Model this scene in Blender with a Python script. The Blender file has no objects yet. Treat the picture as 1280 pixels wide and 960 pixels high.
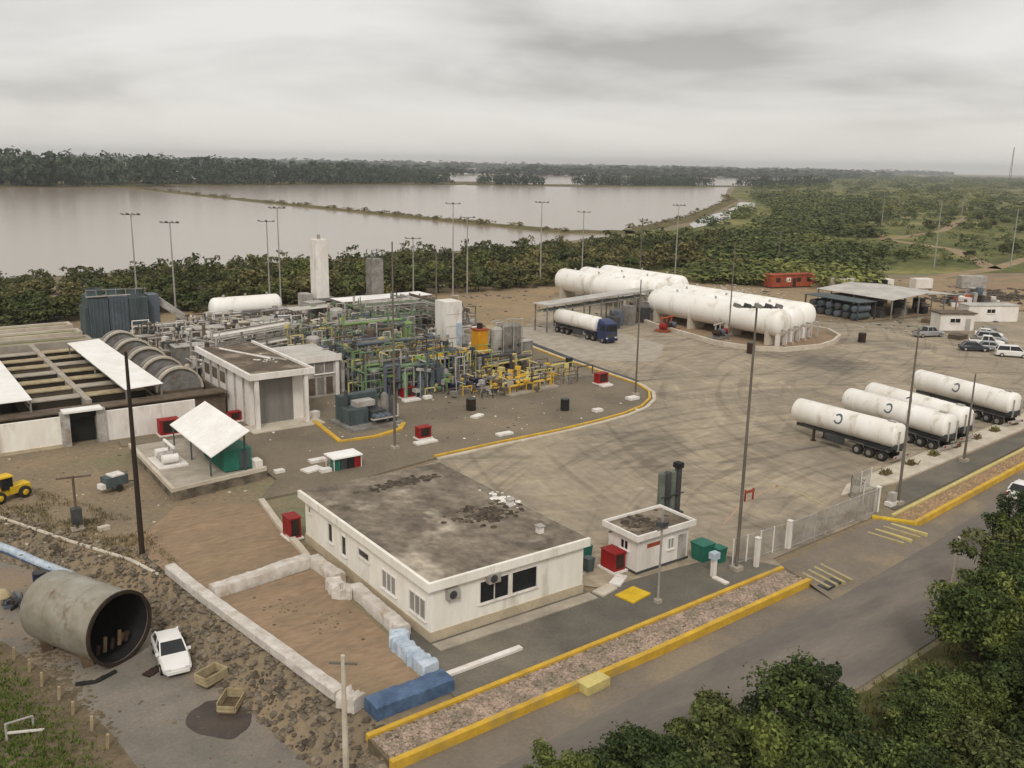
import bpy, math, random
import numpy as np
from mathutils import Vector, Matrix
R_ = math.radians
rng = np.random.default_rng(7)
random.seed(7)
sc = bpy.context.scene
col = sc.collection

# ------------------------------------------------------------------ camera
# world X runs along the road (away, to the right), world Y along the long side of the office block
CAMH, PITCH, ROLL, HEAD = 27.0, math.atan(275 / 1150.0), R_(1.0), R_(54)
fw = Vector((math.cos(HEAD), math.sin(HEAD), 0)); rt = Vector((math.sin(HEAD), -math.cos(HEAD), 0)); up = Vector((0, 0, 1))
dv = fw * math.cos(PITCH) - up * math.sin(PITCH); uv = fw * math.sin(PITCH) + up * math.cos(PITCH)
CR = rt * math.cos(ROLL) + uv * math.sin(ROLL); CU = uv * math.cos(ROLL) - rt * math.sin(ROLL)
cd = bpy.data.cameras.new('camera'); cam = bpy.data.objects.new('camera', cd); col.objects.link(cam)
m = Matrix.Identity(4)
for i in range(3): m[i][0], m[i][1], m[i][2] = CR[i], CU[i], -dv[i]
m[2][3] = CAMH
cam.matrix_world = m
cd.sensor_width = 36; cd.lens = 36 * 1150 / 1280; cd.clip_start = 0.5; cd.clip_end = 40000
sc.camera = cam

# ------------------------------------------------------------------ sky, sun, exposure
w = bpy.data.worlds.new('World'); sc.world = w; w.use_nodes = True
wn, wl = w.node_tree.nodes, w.node_tree.links
wn.clear()
SUN_EL, SUN_AZ = 44, 232          # degrees; azimuth measured from +X counter-clockwise, where the sun stands
def wnode(t, **k):
    n = wn.new(t)
    for a, b in k.items(): setattr(n, a, b)
    return n
out = wnode('ShaderNodeOutputWorld'); bg = wnode('ShaderNodeBackground')
sky = wnode('ShaderNodeTexSky', sky_type='NISHITA', sun_disc=False, sun_elevation=R_(SUN_EL), sun_rotation=R_(90 - SUN_AZ))
tc = wnode('ShaderNodeTexCoord'); sep = wnode('ShaderNodeSeparateXYZ')
wl.new(tc.outputs['Generated'], sep.inputs[0])
def wmath(op, a, b=None):
    n = wnode('ShaderNodeMath', operation=op)
    for i, v in enumerate((a, b)):
        if v is None: continue
        if isinstance(v, (int, float)): n.inputs[i].default_value = v
        else: wl.new(v, n.inputs[i])
    return n.outputs[0]
zz = wmath('ADD', wmath('ABSOLUTE', sep.outputs[2]), 0.16)
cx = wmath('DIVIDE', sep.outputs[0], zz); cy = wmath('DIVIDE', sep.outputs[1], zz)
cmb = wnode('ShaderNodeCombineXYZ'); wl.new(cx, cmb.inputs[0]); wl.new(cy, cmb.inputs[1]); cmb.inputs[2].default_value = 3.4
n1 = wnode('ShaderNodeTexNoise'); n1.inputs['Scale'].default_value = 0.62; n1.inputs['Detail'].default_value = 6; n1.inputs['Roughness'].default_value = 0.5; n1.inputs['Distortion'].default_value = 0.35
wl.new(cmb.outputs[0], n1.inputs['Vector'])
rp = wnode('ShaderNodeValToRGB'); wl.new(n1.outputs['Fac'], rp.inputs[0])
e = rp.color_ramp.elements
e[0].position = 0.33; e[0].color = (0.47, 0.455, 0.43, 1)
e[1].position = 0.57; e[1].color = (0.86, 0.84, 0.80, 1)
k = rp.color_ramp.elements.new(0.45); k.color = (0.72, 0.70, 0.665, 1)
hz = wnode('ShaderNodeMapRange', interpolation_type='SMOOTHSTEP'); wl.new(sep.outputs[2], hz.inputs[0])
hz.inputs[1].default_value = 0.0; hz.inputs[2].default_value = 0.13; hz.inputs[3].default_value = 0.75; hz.inputs[4].default_value = 0.0
hmix = wnode('ShaderNodeMix', data_type='RGBA'); wl.new(hz.outputs[0], hmix.inputs[0]); wl.new(rp.outputs[0], hmix.inputs[6]); hmix.inputs[7].default_value = (0.86, 0.825, 0.775, 1)
sk = wnode('ShaderNodeMix', data_type='RGBA', blend_type='MULTIPLY'); sk.inputs[0].default_value = 1; wl.new(sky.outputs[0], sk.inputs[6]); sk.inputs[7].default_value = (0.07, 0.07, 0.07, 1)
fm = wnode('ShaderNodeMix', data_type='RGBA'); fm.inputs[0].default_value = 0.95; wl.new(sk.outputs[2], fm.inputs[6]); wl.new(hmix.outputs[2], fm.inputs[7])
wl.new(fm.outputs[2], bg.inputs[0]); bg.inputs[1].default_value = 1.0; wl.new(bg.outputs[0], out.inputs[0])

sd = bpy.data.lights.new('sun', 'SUN'); sun = bpy.data.objects.new('sun', sd); col.objects.link(sun)
sd.energy = 1.5; sd.angle = R_(14); sd.color = (1.0, 0.955, 0.90)
sv = Vector((math.cos(R_(SUN_AZ)) * math.cos(R_(SUN_EL)), math.sin(R_(SUN_AZ)) * math.cos(R_(SUN_EL)), math.sin(R_(SUN_EL))))
sun.rotation_euler = (-sv).to_track_quat('-Z', 'Y').to_euler()
sc.view_settings.view_transform = 'Standard'; sc.view_settings.look = 'None'; sc.view_settings.exposure = 0.0; sc.view_settings.gamma = 1.0
sc.view_settings.use_curve_mapping = False
sc.render.engine = 'CYCLES'
sc.cycles.use_denoising = True; sc.cycles.max_bounces = 6; sc.cycles.diffuse_bounces = 3; sc.cycles.volume_bounces = 0; sc.cycles.transparent_max_bounces = 6

# ------------------------------------------------------------------ materials
def S(r, g, b):
    f = lambda v: (v / 255 / 12.92) if v <= 10 else ((v / 255 + 0.055) / 1.055) ** 2.4
    return (f(r), f(g), f(b), 1)
MATS = {}
def mat(name, c1, c2=None, scale=0.5, rough=0.8, var=0.12, fine=6.0, metal=0.0, spec=0.3, bump=0.0, stretch=(1, 1, 1), lo=0.35, hi=0.65, c3=None, s3=0.1, lo3=0.5, hi3=0.62, island=0.0, detail=6):
    m = bpy.data.materials.new(name); m.use_nodes = True
    N, L = m.node_tree.nodes, m.node_tree.links
    b = N['Principled BSDF']
    b.inputs['Roughness'].default_value = rough; b.inputs['Metallic'].default_value = metal; b.inputs['Specular IOR Level'].default_value = spec
    g = N.new('ShaderNodeNewGeometry'); mp = N.new('ShaderNodeMapping'); mp.inputs['Scale'].default_value = stretch
    L.new(g.outputs['Position'], mp.inputs['Vector'])
    def noise(s, det=detail, src=mp.outputs[0]):
        n = N.new('ShaderNodeTexNoise'); n.inputs['Scale'].default_value = s; n.inputs['Detail'].default_value = det; n.inputs['Roughness'].default_value = 0.6
        L.new(src, n.inputs['Vector']); return n.outputs['Fac']
    def rng_(src, a, bb, c=0.0, d=1.0):
        n = N.new('ShaderNodeMapRange'); L.new(src, n.inputs[0])
        n.inputs[1].default_value = a; n.inputs[2].default_value = bb; n.inputs[3].default_value = c; n.inputs[4].default_value = d
        return n.outputs[0]
    def mix(f, a, bb, bt='MIX'):
        n = N.new('ShaderNodeMix'); n.data_type = 'RGBA'; n.blend_type = bt
        for i, v in ((0, f), (6, a), (7, bb)):
            if isinstance(v, (int, float, tuple)): n.inputs[i].default_value = v
            else: L.new(v, n.inputs[i])
        return n.outputs[2]
    c = mix(rng_(noise(scale), lo, hi), c1, c2 if c2 else tuple(v * 0.8 for v in c1[:3]) + (1,))
    if c3: c = mix(rng_(noise(s3, 4), lo3, hi3), c, c3)
    if var:
        f = noise(fine, 3)
        v = rng_(f, 0.3, 0.7, 1 - var, 1 + var)
        c = mix(1.0, c, v, 'MULTIPLY')
        # value socket into colour: grey multiplier
    if island:
        v = rng_(g.outputs['Random Per Island'], 0, 1, 1 - island, 1 + island)
        c = mix(1.0, c, v, 'MULTIPLY')
    L.new(c, b.inputs['Base Color'])
    if bump:
        bp = N.new('ShaderNodeBump'); bp.inputs['Strength'].default_value = bump; bp.inputs['Distance'].default_value = 0.1
        L.new(noise(fine, 5), bp.inputs['Height']); L.new(bp.outputs[0], b.inputs['Normal'])
    MATS[name] = m
    return m

mat('dirt', S(144, 126, 102), S(124, 113, 95), 0.12, 0.95, 0.16, 2.5, spec=0.1, c3=S(118, 120, 92), s3=0.05, lo3=0.52, hi3=0.66)
mat('yard', S(168, 154, 132), S(142, 131, 114), 0.16, 0.85, 0.14, 1.4, spec=0.2, stretch=(1, 0.55, 1), c3=S(120, 111, 98), s3=0.075, lo3=0.54, hi3=0.68, detail=10)
mat('yard_joint', S(120, 110, 96), None, 1.0)
mat('pad', S(130, 118, 101), S(114, 105, 91), 0.15, 0.95, 0.14, 5.0, spec=0.1, c3=S(140, 127, 106), s3=0.06, lo3=0.55, hi3=0.7)
mat('apron', S(110, 105, 95), S(96, 92, 84), 0.3, 0.9, 0.14, 6.0, spec=0.15, c3=S(128, 120, 106), s3=0.12, lo3=0.5, hi3=0.7)
mat('asphalt', S(118, 110, 102), S(106, 100, 92), 0.3, 0.9, 0.08, 7.0, spec=0.2, stretch=(0.25, 1, 1), c3=S(134, 124, 113), s3=0.25, lo3=0.48, hi3=0.7)
mat('shoulder', S(130, 120, 107), S(118, 109, 97), 0.4, 0.95, 0.1, 5, spec=0.1, c3=S(142, 128, 108), s3=0.2)
mat('sand', S(156, 132, 107), S(138, 119, 98), 0.3, 0.95, 0.16, 2.2, spec=0.1, stretch=(0.5, 1.2, 1), c3=S(136, 122, 96), s3=0.12, lo3=0.5, hi3=0.68)
mat('lot', S(134, 126, 115), S(116, 110, 101), 0.35, 0.9, 0.12, 5.0, spec=0.2, c3=S(142, 124, 104), s3=0.15, lo3=0.52, hi3=0.66)
mat('wet', S(82, 70, 60), S(66, 58, 52), 1.2, 0.5, 0.15, 4, spec=0.4)
mat('stone', S(134, 122, 105), S(84, 76, 66), 0.8, 0.95, 0.2, 9.0, spec=0.1, island=0.35)
mat('pebble', S(172, 150, 134), S(128, 118, 102), 0.8, 0.95, 0.15, 9.0, spec=0.1, island=0.3)
mat('bed_pebble', S(176, 146, 112), S(146, 120, 92), 0.8, 0.95, 0.15, 9.0, spec=0.1, island=0.3)
mat('verge_soil', S(96, 90, 62), S(80, 78, 52), 0.8, 0.95, 0.2, 4.0, spec=0.1)
mat('soil_bank', S(118, 104, 84), S(96, 86, 68), 0.8, 0.95, 0.2, 4.0, spec=0.1)
mat('grass', S(92, 102, 50), S(120, 112, 70), 0.5, 0.95, 0.2, 4, spec=0.1, island=0.3)
mat('green_grass', S(74, 98, 34), S(104, 116, 52), 0.7, 0.95, 0.2, 4, spec=0.1, island=0.3)
mat('scrub', S(104, 106, 64), S(80, 84, 50), 0.05, 0.95, 0.3, 0.35, spec=0.1, c3=S(134, 128, 80), s3=0.02, lo3=0.48, hi3=0.62, detail=10)
mat('track', S(158, 136, 108), S(140, 124, 98), 0.1, 0.95, 0.1, 1, spec=0.1)
mat('bank', S(112, 100, 72), S(92, 90, 60), 0.1, 0.95, 0.15, 1, spec=0.1)
mat('white_wall', S(242, 237, 226), S(230, 223, 210), 0.6, 0.75, 0.05, 3.0, stretch=(1, 1, 0.25), c3=S(184, 173, 154), s3=0.7, lo3=0.58, hi3=0.76)
mat('plinth', S(196, 180, 152), S(176, 162, 138), 0.7, 0.9, 0.1)
mat('bwhite', S(234, 229, 222), S(218, 210, 200), 0.5, 0.7, 0.07, 3.0, stretch=(1, 1, 0.3), c3=S(188, 178, 162), s3=0.8, lo3=0.58, hi3=0.76)
mat('roof_stain', S(140, 129, 114), S(104, 95, 84), 0.42, 0.95, 0.28, 1.6, stretch=(1.0, 0.75, 1), spec=0.1, c3=S(190, 178, 160), s3=0.22, lo3=0.54, hi3=0.70, detail=9)
mat('roof_stain2', S(112, 100, 86), S(88, 80, 70), 0.4, 0.95, 0.2, 3, spec=0.1, c3=S(142, 130, 114), s3=0.3)
mat('rubble', S(96, 84, 70), S(66, 58, 50), 1.5, 0.95, 0.2, 6, island=0.4)
mat('glass', S(24, 26, 28), S(38, 40, 42), 0.8, 0.15, 0.0, spec=0.5)
mat('shutter', S(150, 148, 140), S(134, 132, 126), 0.8, 0.5, 0.05, 6)
mat('roller', S(140, 136, 130), S(124, 120, 116), 0.5, 0.5, 0.05, 5, stretch=(3, 3, 0.3))
mat('grey', S(142, 138, 132), S(112, 108, 102), 0.9, 0.6, 0.18, 4, c3=S(122, 100, 80), s3=0.9, lo3=0.58, hi3=0.7)
mat('lgrey', S(182, 177, 170), S(150, 145, 137), 0.9, 0.6, 0.14, 4, c3=S(148, 130, 110), s3=0.9, lo3=0.58, hi3=0.7)
mat('dgrey', S(78, 78, 78), S(58, 58, 58), 0.9, 0.6, 0.1)
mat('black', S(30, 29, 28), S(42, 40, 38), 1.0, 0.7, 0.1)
mat('rubber', S(34, 33, 33), S(52, 48, 44), 2.0, 0.85, 0.1)
mat('tank_white', S(246, 243, 236), S(238, 233, 224), 0.25, 0.45, 0.03, 2.0, spec=0.4, stretch=(1, 1, 0.3), c3=S(196, 188, 170), s3=0.5, lo3=0.56, hi3=0.74)
mat('trailer_white', S(242, 239, 232), S(230, 224, 213), 0.5, 0.4, 0.04, 2, spec=0.4, c3=S(190, 178, 158), s3=0.7, lo3=0.56, hi3=0.74, stretch=(1, 1, 0.4))
mat('sheet_white', S(246, 243, 239), S(234, 229, 222), 0.4, 0.5, 0.04, 2)
mat('sheet_grey', S(196, 192, 184), S(172, 166, 158), 0.35, 0.55, 0.05, 2, c3=S(150, 140, 126), s3=0.2, lo3=0.6, hi3=0.75)
mat('vault', S(164, 160, 152), S(128, 124, 118), 0.5, 0.5, 0.06, 3)
mat('steel', S(172, 168, 156), S(146, 138, 120), 0.5, 0.38, 0.08, 3, metal=0.35, c3=S(112, 88, 62), s3=0.6, lo3=0.58, hi3=0.72)
mat('rust', S(62, 46, 36), S(40, 32, 26), 0.9, 0.9, 0.2)
mat('wood', S(120, 102, 78), S(92, 76, 58), 0.8, 0.9, 0.15, 6)
mat('pale_wood', S(180, 166, 134), S(150, 132, 100), 1.2, 0.9, 0.12, 8)
mat('brown', S(112, 98, 82), S(86, 74, 62), 0.7, 0.9, 0.15)
mat('pit', S(66, 58, 48), S(48, 42, 36), 0.5, 0.95, 0.15)
mat('concrete', S(176, 166, 150), S(152, 142, 128), 0.6, 0.9, 0.08, 4)
mat('lconcrete', S(204, 194, 176), S(184, 172, 154), 0.6, 0.9, 0.08, 4)
mat('sheeting', S(214, 207, 198), S(186, 176, 164), 1.2, 0.6, 0.08, 4, c3=S(176, 160, 140), s3=0.8, lo3=0.58, hi3=0.72)
mat('tarp_blue', S(88, 112, 142), S(64, 84, 112), 1.0, 0.5, 0.12, 5)
mat('pale_blue', S(196, 206, 214), S(160, 174, 188), 1.0, 0.5, 0.08, 5)
mat('yellow', S(214, 172, 58), S(190, 152, 56), 0.8, 0.7, 0.1, 4, c3=S(170, 146, 84), s3=0.5, lo3=0.55, hi3=0.72)
mat('yellow_pale', S(206, 190, 120), S(186, 172, 116), 0.8, 0.8, 0.1, 4)
mat('yellow_bright', S(222, 184, 40), S(196, 160, 36), 0.8, 0.6, 0.1)
mat('orange_yel', S(212, 150, 30), S(186, 128, 24), 0.8, 0.6, 0.08)
mat('red', S(158, 34, 34), S(126, 26, 28), 0.8, 0.6, 0.1)
mat('rust_red', S(168, 84, 54), S(138, 66, 44), 0.8, 0.8, 0.12)
mat('green', S(118, 142, 108), S(92, 114, 84), 0.9, 0.6, 0.18, 4, c3=S(128, 124, 106), s3=0.9, lo3=0.56, hi3=0.7)
mat('lime', S(130, 154, 96), S(112, 136, 82), 0.8, 0.6, 0.08)
mat('teal', S(46, 116, 96), S(38, 96, 82), 0.8, 0.6, 0.08)
mat('dteal', S(84, 94, 94), S(64, 75, 76), 0.6, 0.7, 0.1, 3, stretch=(2, 2, 0.3))
mat('bluegrey', S(100, 107, 116), S(80, 87, 95), 0.6, 0.6, 0.1)
mat('blue', S(44, 58, 100), S(34, 46, 82), 0.8, 0.4, 0.05, spec=0.5)
mat('navy', S(30, 34, 58), S(40, 46, 70), 0.8, 0.5, 0.05)
mat('car_white', S(232, 230, 226), S(226, 222, 216), 0.6, 0.25, 0.02, spec=0.5)
mat('car_silver', S(176, 176, 176), S(168, 168, 168), 0.6, 0.3, 0.02, metal=0.4)
mat('car_dark', S(60, 64, 72), S(52, 56, 62), 0.6, 0.3, 0.02)
mat('tank_green', S(112, 118, 104), S(88, 94, 84), 0.8, 0.6, 0.08)
mat('faded_yellow', S(178, 162, 112), S(160, 148, 120), 0.8, 0.85, 0.15, 3)
mat('faded_red', S(178, 140, 118), S(164, 146, 126), 0.6, 0.85, 0.15, 3)
mat('lamp', S(222, 222, 218), None, 1, 0.3, 0)
mat('lamp_red', S(150, 30, 26), None, 1, 0.3, 0)
mat('galv', S(170, 166, 158), S(150, 146, 140), 0.5, 0.5, 0.05, metal=0.2)
mat('galv_dark', S(118, 110, 100), S(100, 92, 82), 0.5, 0.6, 0.05)
mat('pole_wood', S(58, 46, 38), S(44, 36, 30), 0.6, 0.9, 0.1, 4, stretch=(3, 3, 0.3))
mat('bark', S(92, 80, 66), S(70, 60, 50), 1.0, 0.95, 0.2)
mat('leaf_a', S(86, 98, 50), S(58, 70, 38), 0.45, 0.7, 0.2, 1.2, spec=0.12, island=0.6, c3=S(104, 110, 54), s3=0.3, lo3=0.50)
mat('leaf_e', S(70, 82, 44), S(46, 58, 34), 0.5, 0.7, 0.2, 1.2, spec=0.12, island=0.6, c3=S(86, 96, 48), s3=0.3, lo3=0.52)
mat('leaf_g', S(98, 102, 56), S(70, 76, 44), 0.5, 0.7, 0.2, 1.2, spec=0.12, island=0.6, c3=S(84, 96, 46), s3=0.3, lo3=0.5)
mat('leaf_b', S(76, 88, 46), S(52, 64, 36), 0.4, 0.7, 0.2, 1.2, spec=0.12, island=0.6, c3=S(90, 98, 50), s3=0.2)
mat('leaf_c', S(90, 92, 54), S(64, 68, 42), 0.08, 0.75, 0.12, 0.6, spec=0.12, island=0.35, c3=S(112, 106, 68), s3=0.03)
mat('leaf_d', S(90, 98, 58), S(68, 78, 46), 0.05, 0.75, 0.12, 0.6, spec=0.12, island=0.3, c3=S(128, 130, 72), s3=0.012, lo3=0.48)
mat('leaf_far', S(76, 88, 70), S(56, 68, 54), 0.01, 0.8, 0.1, 0.2, spec=0.1, island=0.3)
mat('leaf_dry', S(128, 116, 80), S(104, 94, 66), 0.4, 0.85, 0.1, 2, spec=0.1, island=0.35)

def yard_mat():
    """worn concrete: mottled, with sweeping tyre arcs and dark patches"""
    m = MATS['yard']; N, L = m.node_tree.nodes, m.node_tree.links; b = N['Principled BSDF']; old = b.inputs['Base Color'].links[0].from_socket
    g = N.new('ShaderNodeNewGeometry')
    def vm(op, a, v):
        n = N.new('ShaderNodeVectorMath'); n.operation = op; L.new(a, n.inputs[0]); n.inputs[1].default_value = v; return n.outputs[0]
    def arcs(c, sr, st, lo, hi, k, src):
        p = vm('SUBTRACT', g.outputs['Position'], c); sp = N.new('ShaderNodeSeparateXYZ'); L.new(p, sp.inputs[0])
        at = N.new('ShaderNodeMath'); at.operation = 'ARCTAN2'; L.new(sp.outputs[1], at.inputs[0]); L.new(sp.outputs[0], at.inputs[1])
        ln = N.new('ShaderNodeVectorMath'); ln.operation = 'LENGTH'; L.new(p, ln.inputs[0])
        cb = N.new('ShaderNodeCombineXYZ'); 
        for i, (o, s_) in enumerate(((ln.outputs['Value'], sr), (at.outputs[0], st))):
            mu = N.new('ShaderNodeMath'); mu.operation = 'MULTIPLY'; mu.inputs[1].default_value = s_; L.new(o, mu.inputs[0]); L.new(mu.outputs[0], cb.inputs[i])
        n = N.new('ShaderNodeTexNoise'); n.inputs['Scale'].default_value = 1; n.inputs['Detail'].default_value = 5; L.new(cb.outputs[0], n.inputs['Vector'])
        mr = N.new('ShaderNodeMapRange'); L.new(n.outputs['Fac'], mr.inputs[0]); mr.inputs[1].default_value = lo; mr.inputs[2].default_value = hi; mr.inputs[3].default_value = 1.0; mr.inputs[4].default_value = k
        x = N.new('ShaderNodeMix'); x.data_type = 'RGBA'; x.blend_type = 'MULTIPLY'; x.inputs[0].default_value = 1; L.new(src, x.inputs[6]); L.new(mr.outputs[0], x.inputs[7]); return x.outputs[2]
    o = arcs((70, 20, 0), 0.9, 2.0, 0.52, 0.62, 0.78, old); o = arcs((118, 40, 0), 0.75, 2.6, 0.54, 0.63, 0.80, o); o = arcs((60, 95, 0), 1.1, 2.2, 0.46, 0.38, 1.13, o); o = arcs((96, 150, 0), 1.0, 5.0, 0.56, 0.63, 0.80, o)
    L.new(o, b.inputs['Base Color'])
yard_mat()

def water_mat(name, c, rough):
    m = bpy.data.materials.new(name); m.use_nodes = True
    N, L = m.node_tree.nodes, m.node_tree.links; b = N['Principled BSDF']
    b.inputs['Base Color'].default_value = c; b.inputs['Roughness'].default_value = rough; b.inputs['IOR'].default_value = 1.33
    g = N.new('ShaderNodeNewGeometry'); n = N.new('ShaderNodeTexNoise'); n.inputs['Scale'].default_value = 0.35; n.inputs['Detail'].default_value = 3
    L.new(g.outputs['Position'], n.inputs['Vector'])
    bp = N.new('ShaderNodeBump'); bp.inputs['Strength'].default_value = 0.12; bp.inputs['Distance'].default_value = 0.2
    L.new(n.outputs['Fac'], bp.inputs['Height']); L.new(bp.outputs[0], b.inputs['Normal'])
    MATS[name] = m
water_mat('water', S(150, 136, 122), 0.16)
water_mat('canal', S(170, 166, 156), 0.10)

# ------------------------------------------------------------------ mesh helpers
class MB:
    def __init__(s): s.v = []; s.f = []
    def add(s, vs, fs):
        o = len(s.v); s.v += [tuple(v) for v in vs]; s.f += [tuple(i + o for i in f) for f in fs]; return s
    def bx(s, x0, y0, z0, x1, y1, z1):
        return s.add([(x0, y0, z0), (x1, y0, z0), (x1, y1, z0), (x0, y1, z0), (x0, y0, z1), (x1, y0, z1), (x1, y1, z1), (x0, y1, z1)],
                     [(3, 2, 1, 0), (4, 5, 6, 7), (0, 1, 5, 4), (1, 2, 6, 5), (2, 3, 7, 6), (3, 0, 4, 7)])
    def box(s, cx, cy, cz, sx, sy, sz, rz=0.0, ry=0.0):
        M = Matrix.Translation((cx, cy, cz)) @ Matrix.Rotation(rz, 4, 'Z') @ Matrix.Rotation(ry, 4, 'Y')
        t = MB().bx(-sx / 2, -sy / 2, -sz / 2, sx / 2, sy / 2, sz / 2)
        return s.add([M @ Vector(v) for v in t.v], t.f)
    def bar(s, p, q, a, b=None):
        p, q = Vector(p), Vector(q); b = b or a; d = (q - p).normalized()
        u = d.cross(Vector((0, 0, 1)) if abs(d.z) < 0.95 else Vector((1, 0, 0))).normalized(); w_ = d.cross(u)
        vs = [P_ + u * (i * a / 2) + w_ * (j * b / 2) for P_ in (p, q) for i, j in ((-1, -1), (1, -1), (1, 1), (-1, 1))]
        return s.add(vs, [(0, 1, 2, 3), (7, 6, 5, 4), (0, 4, 5, 1), (1, 5, 6, 2), (2, 6, 7, 3), (3, 7, 4, 0)])
    def rev(s, o, ax, prof, n=16, caps=True):
        o = Vector(o); ax = Vector(ax).normalized(); u = ax.cross(Vector((0, 0, 1)) if abs(ax.z) < 0.95 else Vector((1, 0, 0))).normalized(); w_ = ax.cross(u)
        vs, fs = [], []
        for t, r in prof:
            for i in range(n):
                a = 2 * math.pi * i / n; vs.append(o + ax * t + (u * math.cos(a) + w_ * math.sin(a)) * max(r, 1e-4))
        for k in range(len(prof) - 1):
            for i in range(n):
                j = (i + 1) % n; fs.append((k * n + i, k * n + j, (k + 1) * n + j, (k + 1) * n + i))
        if caps:
            fs.append(tuple(range(n - 1, -1, -1))); fs.append(tuple((len(prof) - 1) * n + i for i in range(n)))
        return s.add(vs, fs)
    def cyl(s, p, q, r, n=10, r2=None):
        p, q = Vector(p), Vector(q); L_ = (q - p).length
        return s.rev(p, q - p, [(0, r), (L_, r if r2 is None else r2)], n)
    def tube(s, pts, r, n=6):
        for a, b in zip(pts[:-1], pts[1:]): s.cyl(a, b, r, n)
        return s
    def prism(s, poly, z0, z1):
        n = len(poly)
        ar = sum(poly[i][0] * poly[(i + 1) % n][1] - poly[(i + 1) % n][0] * poly[i][1] for i in range(n))
        if ar < 0: poly = poly[::-1]
        vs = [(x, y, z0) for x, y in poly] + [(x, y, z1) for x, y in poly]
        fs = [tuple(range(n - 1, -1, -1)), tuple(range(n, 2 * n))] + [(i, (i + 1) % n, n + (i + 1) % n, n + i) for i in range(n)]
        return s.add(vs, fs)
    def sheet(s, poly, z):
        n = len(poly)
        ar = sum(poly[i][0] * poly[(i + 1) % n][1] - poly[(i + 1) % n][0] * poly[i][1] for i in range(n))
        if ar < 0: poly = poly[::-1]
        return s.add([(x, y, z) for x, y in poly], [tuple(range(n))])
    def strip(s, pts, w_, z0, z1, off=0.0):
        """a kerb or wall of width w_ that follows a polyline, mitred"""
        n = len(pts); L_ = []; Rr = []
        for i, (x, y) in enumerate(pts):
            a = Vector(pts[max(i - 1, 0)]); b = Vector(pts[min(i + 1, n - 1)]); d = (b - a).normalized(); nn = Vector((-d.y, d.x))
            L_.append(Vector((x, y)) + nn * (off + w_ / 2)); Rr.append(Vector((x, y)) + nn * (off - w_ / 2))
        vs = []
        for a, b in zip(L_, Rr): vs += [(a.x, a.y, z0), (b.x, b.y, z0), (b.x, b.y, z1), (a.x, a.y, z1)]
        fs = [(0, 3, 2, 1)]
        for i in range(n - 1):
            o, p = 4 * i, 4 * i + 4
            fs += [(o + 3, o + 2, p + 2, p + 3)[::-1], (o, o + 3, p + 3, p)[::-1], (o + 1, o, p, p + 1)[::-1], (o + 2, o + 1, p + 1, p + 2)[::-1]]
        k = 4 * (n - 1); fs.append((k, k + 1, k + 2, k + 3))
        return s.add(vs, [f[::-1] for f in fs])
    def mesh(s, name, m):
        me = bpy.data.meshes.new(name); me.from_pydata(s.v, [], s.f); me.materials.append(MATS[m])
        me.polygons.foreach_set('use_smooth', [True] * len(me.polygons))
        me.set_sharp_from_angle(angle=R_(38)); me.update()
        return me
    def build(s, name, m, parent=None, loc=None, rz=None):
        o = bpy.data.objects.new(name, s.mesh(name, m)); col.objects.link(o)
        if parent: o.parent = parent
        if loc: o.location = loc
        if rz is not None: o.rotation_euler = (0, 0, rz)
        return o

def inst(name, me, parent=None, loc=(0, 0, 0), rz=0.0, scale=None):
    o = bpy.data.objects.new(name, me); col.objects.link(o); o.location = loc; o.rotation_euler = (0, 0, rz)
    if scale: o.scale = scale if isinstance(scale, tuple) else (scale,) * 3
    if parent: o.parent = parent
    return o
def tag(o, label=None, cat=None, group=None, kind=None):
    if label: o['label'] = label
    if cat: o['category'] = cat
    if group: o['group'] = group
    if kind: o['kind'] = kind
    return o
def T(name, label, cat, loc=(0, 0, 0), rz=0.0, group=None):
    o = bpy.data.objects.new(name, None); col.objects.link(o); o.empty_display_size = 0.3
    o.location = loc; o.rotation_euler = (0, 0, rz)
    return tag(o, label, cat, group)
def struct(name, mb, m, label=None):
    o = mb.build(name, m); o['kind'] = 'structure'
    if label: o['label'] = label
    return o
def quads_mesh(name, Q, m, smooth=False):
    """Q: N x 4 x 3 array of separate quads"""
    Q = np.asarray(Q, np.float32); n = len(Q)
    me = bpy.data.meshes.new(name); me.vertices.add(n * 4); me.loops.add(n * 4); me.polygons.add(n)
    me.vertices.foreach_set('co', Q.reshape(-1)); me.loops.foreach_set('vertex_index', np.arange(n * 4, dtype=np.int32))
    me.polygons.foreach_set('loop_start', np.arange(0, n * 4, 4, dtype=np.int32))
    me.materials.append(MATS[m]); me.update(); me.validate()
    return me
def np_mesh(name, V, Fq, m):
    me = bpy.data.meshes.new(name); me.from_pydata(V.tolist() if hasattr(V, 'tolist') else V, [], Fq.tolist() if hasattr(Fq, 'tolist') else Fq); me.materials.append(MATS[m]); me.update()
    return me
def grow(a, b, step, end, k=1.35):
    L_ = list(np.arange(a, b + 1e-6, step)); s_ = step
    while L_[-1] < end: s_ *= k; L_.append(L_[-1] + s_)
    s_ = step; lo = [a]
    while lo[-1] > -end: s_ *= k; lo.append(lo[-1] - s_)
    return np.array(lo[:0:-1] + L_)

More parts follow.
